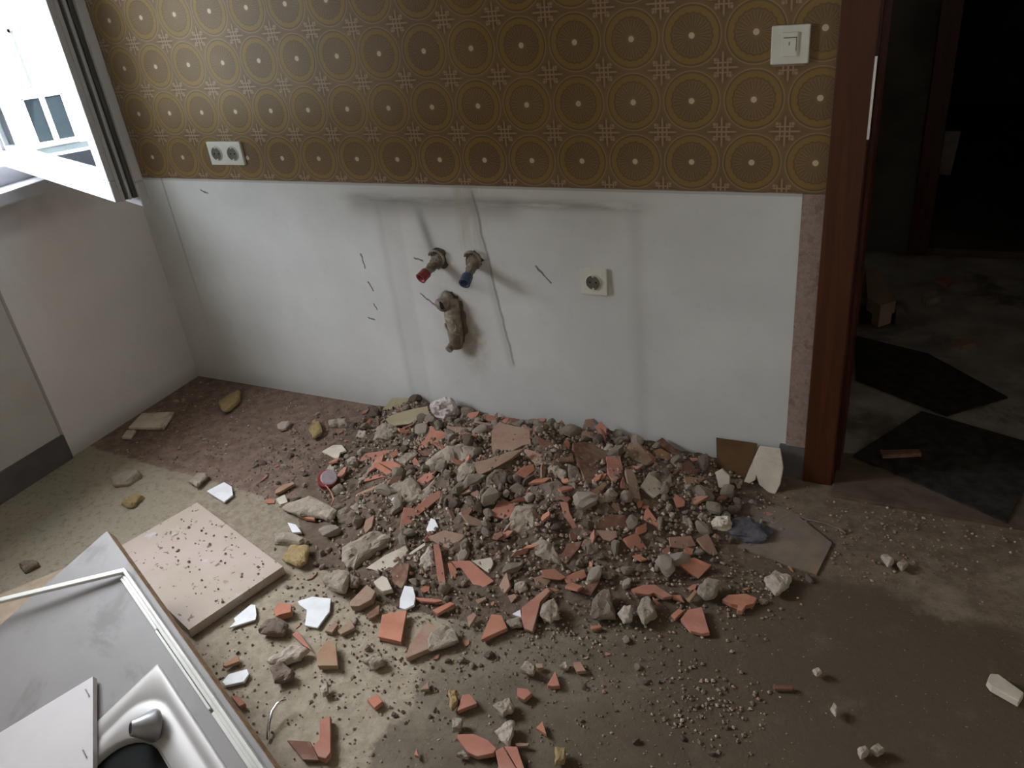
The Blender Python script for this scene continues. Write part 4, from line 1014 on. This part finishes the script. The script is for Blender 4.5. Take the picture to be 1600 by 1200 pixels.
# ---- things in the hall
def flat(name, poly, z, th, mat, label, cat):
    bm = bmesh.new(); bm_prism(bm, [on(x_, y_, 2, z) for x_, y_ in poly], Vector((0, 0, -th))); return tag(from_bm(name, bm, mat), label, cat)
flat('floor_mat', [(1334,710),(1440,642),(1640,700),(1572,815)], .014, .010, 'mat', 'dark ribbed mat lying just inside the doorway', 'mat')
flat('floor_mat', [(1336,524),(1450,552),(1575,620),(1480,648),(1337,592)], .010, .006, 'mat', 'black mat further back in the hall behind the ribbed mat', 'mat')
flat('wood_stick', [(1375,703),(1436,702),(1440,709),(1380,712)], .026, .010, 'brickk', 'small reddish brown stick on the dark mat', 'stick')
flat('brick_block', [(1352,420),(1370,418),(1385,445),(1400,470),(1376,478),(1356,466)], .10, .09, 'brickd', 'stacked pinkish brick block at the left side of the hall', 'brick')
flat('black_box', [(1344,480),(1398,474),(1400,490),(1345,490)], .05, .045, 'blk', 'low black box in front of the brick block in the hall', 'box')
flat('brick_shard', [(1462,436),(1478,430),(1492,436),(1480,444)], .02, .018, 'brick', 'pinkish brick shard on the hall floor near the raised sill', 'brick shard')
flat('mortar_lump', [(1440,458),(1462,454),(1472,462),(1448,470)], .03, .028, 'mortar', 'grey mortar lump on the hall floor below the pinkish shard', 'mortar lump')
flat('brick_shard', [(1488,530),(1512,528),(1526,535),(1504,540)], .02, .018, 'bricktan', 'tan brick shard in the middle of the hall floor', 'brick shard')
bm = bmesh.new(); yb_ = on(1468, 274, 2, .0).y; pp = [on(x_, y_, 1, yb_) for x_, y_ in ((1455,205),(1502,205),(1485,275),(1452,270))]; bm_prism(bm, pp, Vector((0, .02, 0)))
tag(from_bm('paper_sheet', bm, 'paper'), 'pale sheet leaning in the dark room beyond the hall', 'sheet')

# ================================================================ loose fill: countable lumps, then dust
protos = {}
def rock_proto(seed, flatness, npts=13):
    r = random.Random(seed); bm = bmesh.new()
    for i in range(npts):
        p = Vector((r.gauss(0, 1), r.gauss(0, 1), r.gauss(0, 1))).normalized()*r.uniform(.75, 1.1)
        bm.verts.new((p.x*r.uniform(.8, 1.1), p.y*.8, p.z*flatness))
    bmesh.ops.convex_hull(bm, input=bm.verts)
    for v in [v for v in bm.verts if not v.link_faces]: bm.verts.remove(v)
    bmesh.ops.recalc_face_normals(bm, faces=bm.faces); rocky(bm, .9, .2)
    bmesh.ops.recalc_face_normals(bm, faces=bm.faces)
    me = bpy.data.meshes.new('mortar_lump'); bm.to_mesh(me); bm.free(); return me
def shard_proto(seed):
    r = random.Random(seed); bm = bmesh.new(); n_ = r.choice((4, 4, 5, 5, 6)); asp = r.uniform(.35, .85)
    pts = []
    for i in range(n_):
        a = 2*math.pi*(i+r.uniform(-.25, .25))/n_; pts.append(Vector((math.cos(a), math.sin(a)*asp, .16)))
    bm_prism(bm, pts, Vector((0, 0, -.32)), r.uniform(.9, 1.03)); bmesh.ops.bevel(bm, geom=list(bm.edges), offset=.03, segments=1, affect='EDGES')
    bmesh.ops.recalc_face_normals(bm, faces=bm.faces)
    me = bpy.data.meshes.new('brick_shard'); bm.to_mesh(me); bm.free(); return me
lumps = {}
for mt in ('mortar', 'mortard', 'mortarl', 'mortary'):
    lumps[mt] = []
    for i in range(7):
        me = rock_proto(100+i, random.Random(i).uniform(.5, .85)); me.materials.append(MT[mt]); lumps[mt].append(me)
shards = {}
for mt in ('brick', 'bricko', 'brickd', 'brickk'):
    shards[mt] = []
    for i in range(7):
        me = shard_proto(200+i); me.materials.append(MT[mt]); shards[mt].append(me)
def infoot(x, y): return heap(x, y)
fr = random.Random(42)
def free(x, y, r, f=1.0):
    for (a, b, c) in used_spots:
        if (a-x)**2+(b-y)**2 < ((c*f+r*.4))**2: return False
    return True
def scatter(n_, kind, size, where, label, group, cat, name, embed=.3, mats=None, f=.8, sink=0):
    k_ = 0; tries = 0
    while k_ < n_ and tries < n_*60:
        tries += 1
        x, y = where(fr)
        if y > -.02 or x < .02: continue
        s = size(fr)
        if not free(x, y, s, f): continue
        mt = fr.choice(mats); me = fr.choice((lumps if kind == 'rock' else shards)[mt])
        o = bpy.data.objects.new(name, me); COL.objects.link(o)
        h = heap(x, y)
        o.location = (x, min(y, -s*1.0-.003), h+s*(.5-embed)*(1 if kind == 'rock' else .6)+sink)
        if kind == 'rock': o.rotation_euler = (fr.uniform(-.5, .5), fr.uniform(-.5, .5), fr.uniform(0, 6.28))
        else:
            tl = .55 if h > .01 else .06
            o.rotation_euler = (fr.uniform(-tl, tl)+(.25 if h > .01 else 0), fr.uniform(-tl, tl), fr.uniform(0, 6.28))
        o.scale = (s*fr.uniform(.8, 1.35), s*fr.uniform(.7, 1.0), s*fr.uniform(.75, 1.1) if kind == 'rock' else s*.75)
        tone = {'mortar': 'grey', 'mortard': 'dark grey-brown', 'mortarl': 'pale', 'mortary': 'tan', 'brick': 'red', 'bricko': 'orange', 'brickd': 'dusty pink', 'brickk': 'brown'}[mt]
        if label is None:
            zx = 'left' if x < 1.35 else ('middle' if x < 1.75 else ('right' if x < 2.1 else 'far right'))
            zy = 'near the wall' if y > -.22 else ('halfway down' if y > -.5 else 'low at the front')
            lb = '%s %s %s, %s of the heap %s' % ('bigger' if s > .021 else 'small', tone, 'mortar lump' if kind == 'rock' else 'brick chip', zx, zy)
        else: lb = label % tone
        tag(o, lb, cat, lb if label is None else group+', '+tone); k_ += 1
        used_spots.append((x, y, s*.6))
def on_heap(r):
    while True:
        x = r.uniform(.85, 2.45); y = r.uniform(-1.0, -.02)
        h = heap(x, y)
        if h > .012 and r.random() < .25+h*9: return x, y
def heap_rim(r):
    while True:
        a = r.uniform(0, 6.28); x = 1.55+math.cos(a)*r.uniform(.6, .95); y = -.42+math.sin(a)*r.uniform(.35, .62)
        if .7 < x < 2.6 and -1.15 < y < -.02 and not (x < 1.2 and y < -.62): return x, y
def front(r):
    while True:
        x = r.gauss(1.95, .35); y = r.gauss(-1.02, .17)
        if y < -.75 and x > 1.25 and not (x < 1.7 and y < -1.25): return x, y
def leftstrip(r): return r.uniform(.05, 1.0), r.uniform(-.56, -.02)
scatter(85, 'shard', lambda r: r.uniform(.014, .032), on_heap, None, 'loose terracotta shards in the rubble heap', 'brick shard', 'brick_shard', .15, ['brick', 'brick', 'bricko', 'brickd', 'brickk'], .75, .004)
scatter(180, 'rock', lambda r: r.choice((r.uniform(.011, .022), r.uniform(.020, .040))), on_heap, None, 'loose mortar lumps in the rubble heap', 'mortar lump', 'mortar_lump', .25, ['mortar', 'mortar', 'mortard', 'mortarl'], .7, .003)
scatter(45, 'rock', lambda r: r.uniform(.007, .016), heap_rim, 'small %s mortar crumb at the foot of the rubble heap', 'mortar crumbs round the foot of the heap', 'mortar lump', 'mortar_lump', .2, ['mortar', 'mortard', 'mortarl'], .9)
scatter(28, 'shard', lambda r: r.uniform(.008, .018), heap_rim, 'small %s brick chip at the foot of the rubble heap', 'brick chips round the foot of the heap', 'brick shard', 'brick_shard', .2, ['brick', 'bricko', 'brickd'], .9)
scatter(26, 'rock', lambda r: r.uniform(.005, .012), front, 'small %s pebble strewn on the open floor before the heap', 'pebbles on the open floor', 'mortar lump', 'mortar_lump', .2, ['mortar', 'mortard', 'mortard'], 1)
scatter(34, 'rock', lambda r: r.uniform(.006, .017), leftstrip, 'small %s lump on the dirt strip near the room corner', 'lumps on the dirt strip', 'mortar lump', 'mortar_lump', .3, ['mortar', 'mortard', 'mortarl'], 1)

# heap body: fine mortar dust and rubble
NX, NY = 190, 130
bm = bmesh.new(); grid = []
for j in range(NY):
    row = []
    for i in range(NX):
        x = .62+i*(2.62-.62)/(NX-1); y = -1.12+j*(1.117)/(NY-1)
        h = heap(x, y); rough = .010*abs(noise.noise(Vector((x*38, y*38, 1))))+.006*abs(noise.noise(Vector((x*90, y*90, 5))))
        row.append(bm.verts.new((x, y, (h+rough*min(1, h*40)-.004) if h > .0015 else -.01)))
    grid.append(row)
for j in range(NY-1):
    for i in range(NX-1): bm.faces.new((grid[j][i], grid[j][i+1], grid[j+1][i+1], grid[j+1][i]))
hb = from_bm('rubble_dust', bm, 'dust'); tag(hb, 'brown-grey dust and fine rubble filling the heap against the white wall', 'rubble', kind='stuff')
# gravel grains
bm = bmesh.new()
gsh = []
for s_ in range(5):
    r_ = random.Random(s_); gsh.append([Vector((r_.gauss(0, 1), r_.gauss(0, 1), r_.gauss(0, .8))).normalized()*r_.uniform(.7, 1.1) for _ in range(6)])
OCT = [(0, 2, 4), (2, 1, 4), (1, 3, 4), (3, 0, 4), (2, 0, 5), (1, 2, 5), (3, 1, 5), (0, 3, 5)]
base6 = [Vector(v) for v in ((1, 0, 0), (-1, 0, 0), (0, 1, 0), (0, -1, 0), (0, 0, .8), (0, 0, -.8))]
mats_g = ['gravel', 'mortarl', 'brickd', 'mortard']
def grain(x, y, s, mi, z=None):
    a = fr.uniform(0, 6.28); ca, sa = math.cos(a), math.sin(a); z0 = (heap(x, y) if z is None else z)+s*.4
    vs = []
    for b_ in base6:
        p = b_*fr.uniform(.65, 1.15)
        vs.append(bm.verts.new((x+(p.x*ca-p.y*sa)*s, min(-.002, y+(p.x*sa+p.y*ca)*s), z0+p.z*s)))
    for f_ in OCT:
        ff = bm.faces.new([vs[q_] for q_ in f_]); ff.material_index = mi
def pick(): return fr.choices((0, 1, 2, 3), (5, 2, 1.2, 3))[0]
for _ in range(4200):
    x, y = on_heap(fr); grain(x, y, fr.uniform(.003, .010), pick())
for _ in range(1500):
    x, y = heap_rim(fr); grain(x, y, fr.uniform(.0015, .006), pick())
for _ in range(900):
    x, y = leftstrip(fr); grain(x, y, fr.uniform(.0015, .006), pick())
for _ in range(900):
    x, y = front(fr); grain(x, y, fr.uniform(.0012, .004), pick())
for _ in range(330):   # bare floor strip by the worktop
    x, y = fr.uniform(1.1, 1.75), fr.uniform(-1.35, -.85)
    if (Vector((x, y, 0))-C0).dot(Vector((-ev.x, -ev.y, 0))) < .02 and x < 1.7: continue
    grain(x, y, fr.uniform(.0015, .005), pick())
for cx, cy, sx, sy, m_ in ((2.363, -.882, .055, .05, 150), (2.36, -.50, .05, .04, 60), (2.6, -.20, .16, .10, 260), (1.72, -.80, .3, .08, 300), (1.94, -.78, .07, .05, 60), (2.18, -.6, .1, .08, 120), (2.9, -.12, .15, .04, 60), (1.62, -1.05, .12, .08, 60)):
    for _ in range(m_): grain(fr.gauss(cx, sx), min(fr.gauss(cy, sy), -.01), fr.uniform(.002, .0065), pick())
for _ in range(90):   # crumbs on the speckled panel
    a, b = fr.uniform(.03, .97), fr.uniform(.05, .95); p = T+(R_-T)*a+(L_-T)*b
    if (p-C0).dot(-ev) > .03: grain(p.x, p.y, fr.uniform(.002, .006), pick(), zt)
me = bpy.data.meshes.new('gravel'); bmesh.ops.recalc_face_normals(bm, faces=bm.faces); bm.to_mesh(me); bm.free()
gr = link('gravel', me, mats_g); tag(gr, 'fine grit and crumbs scattered over the heap and floor', 'gravel', kind='stuff')
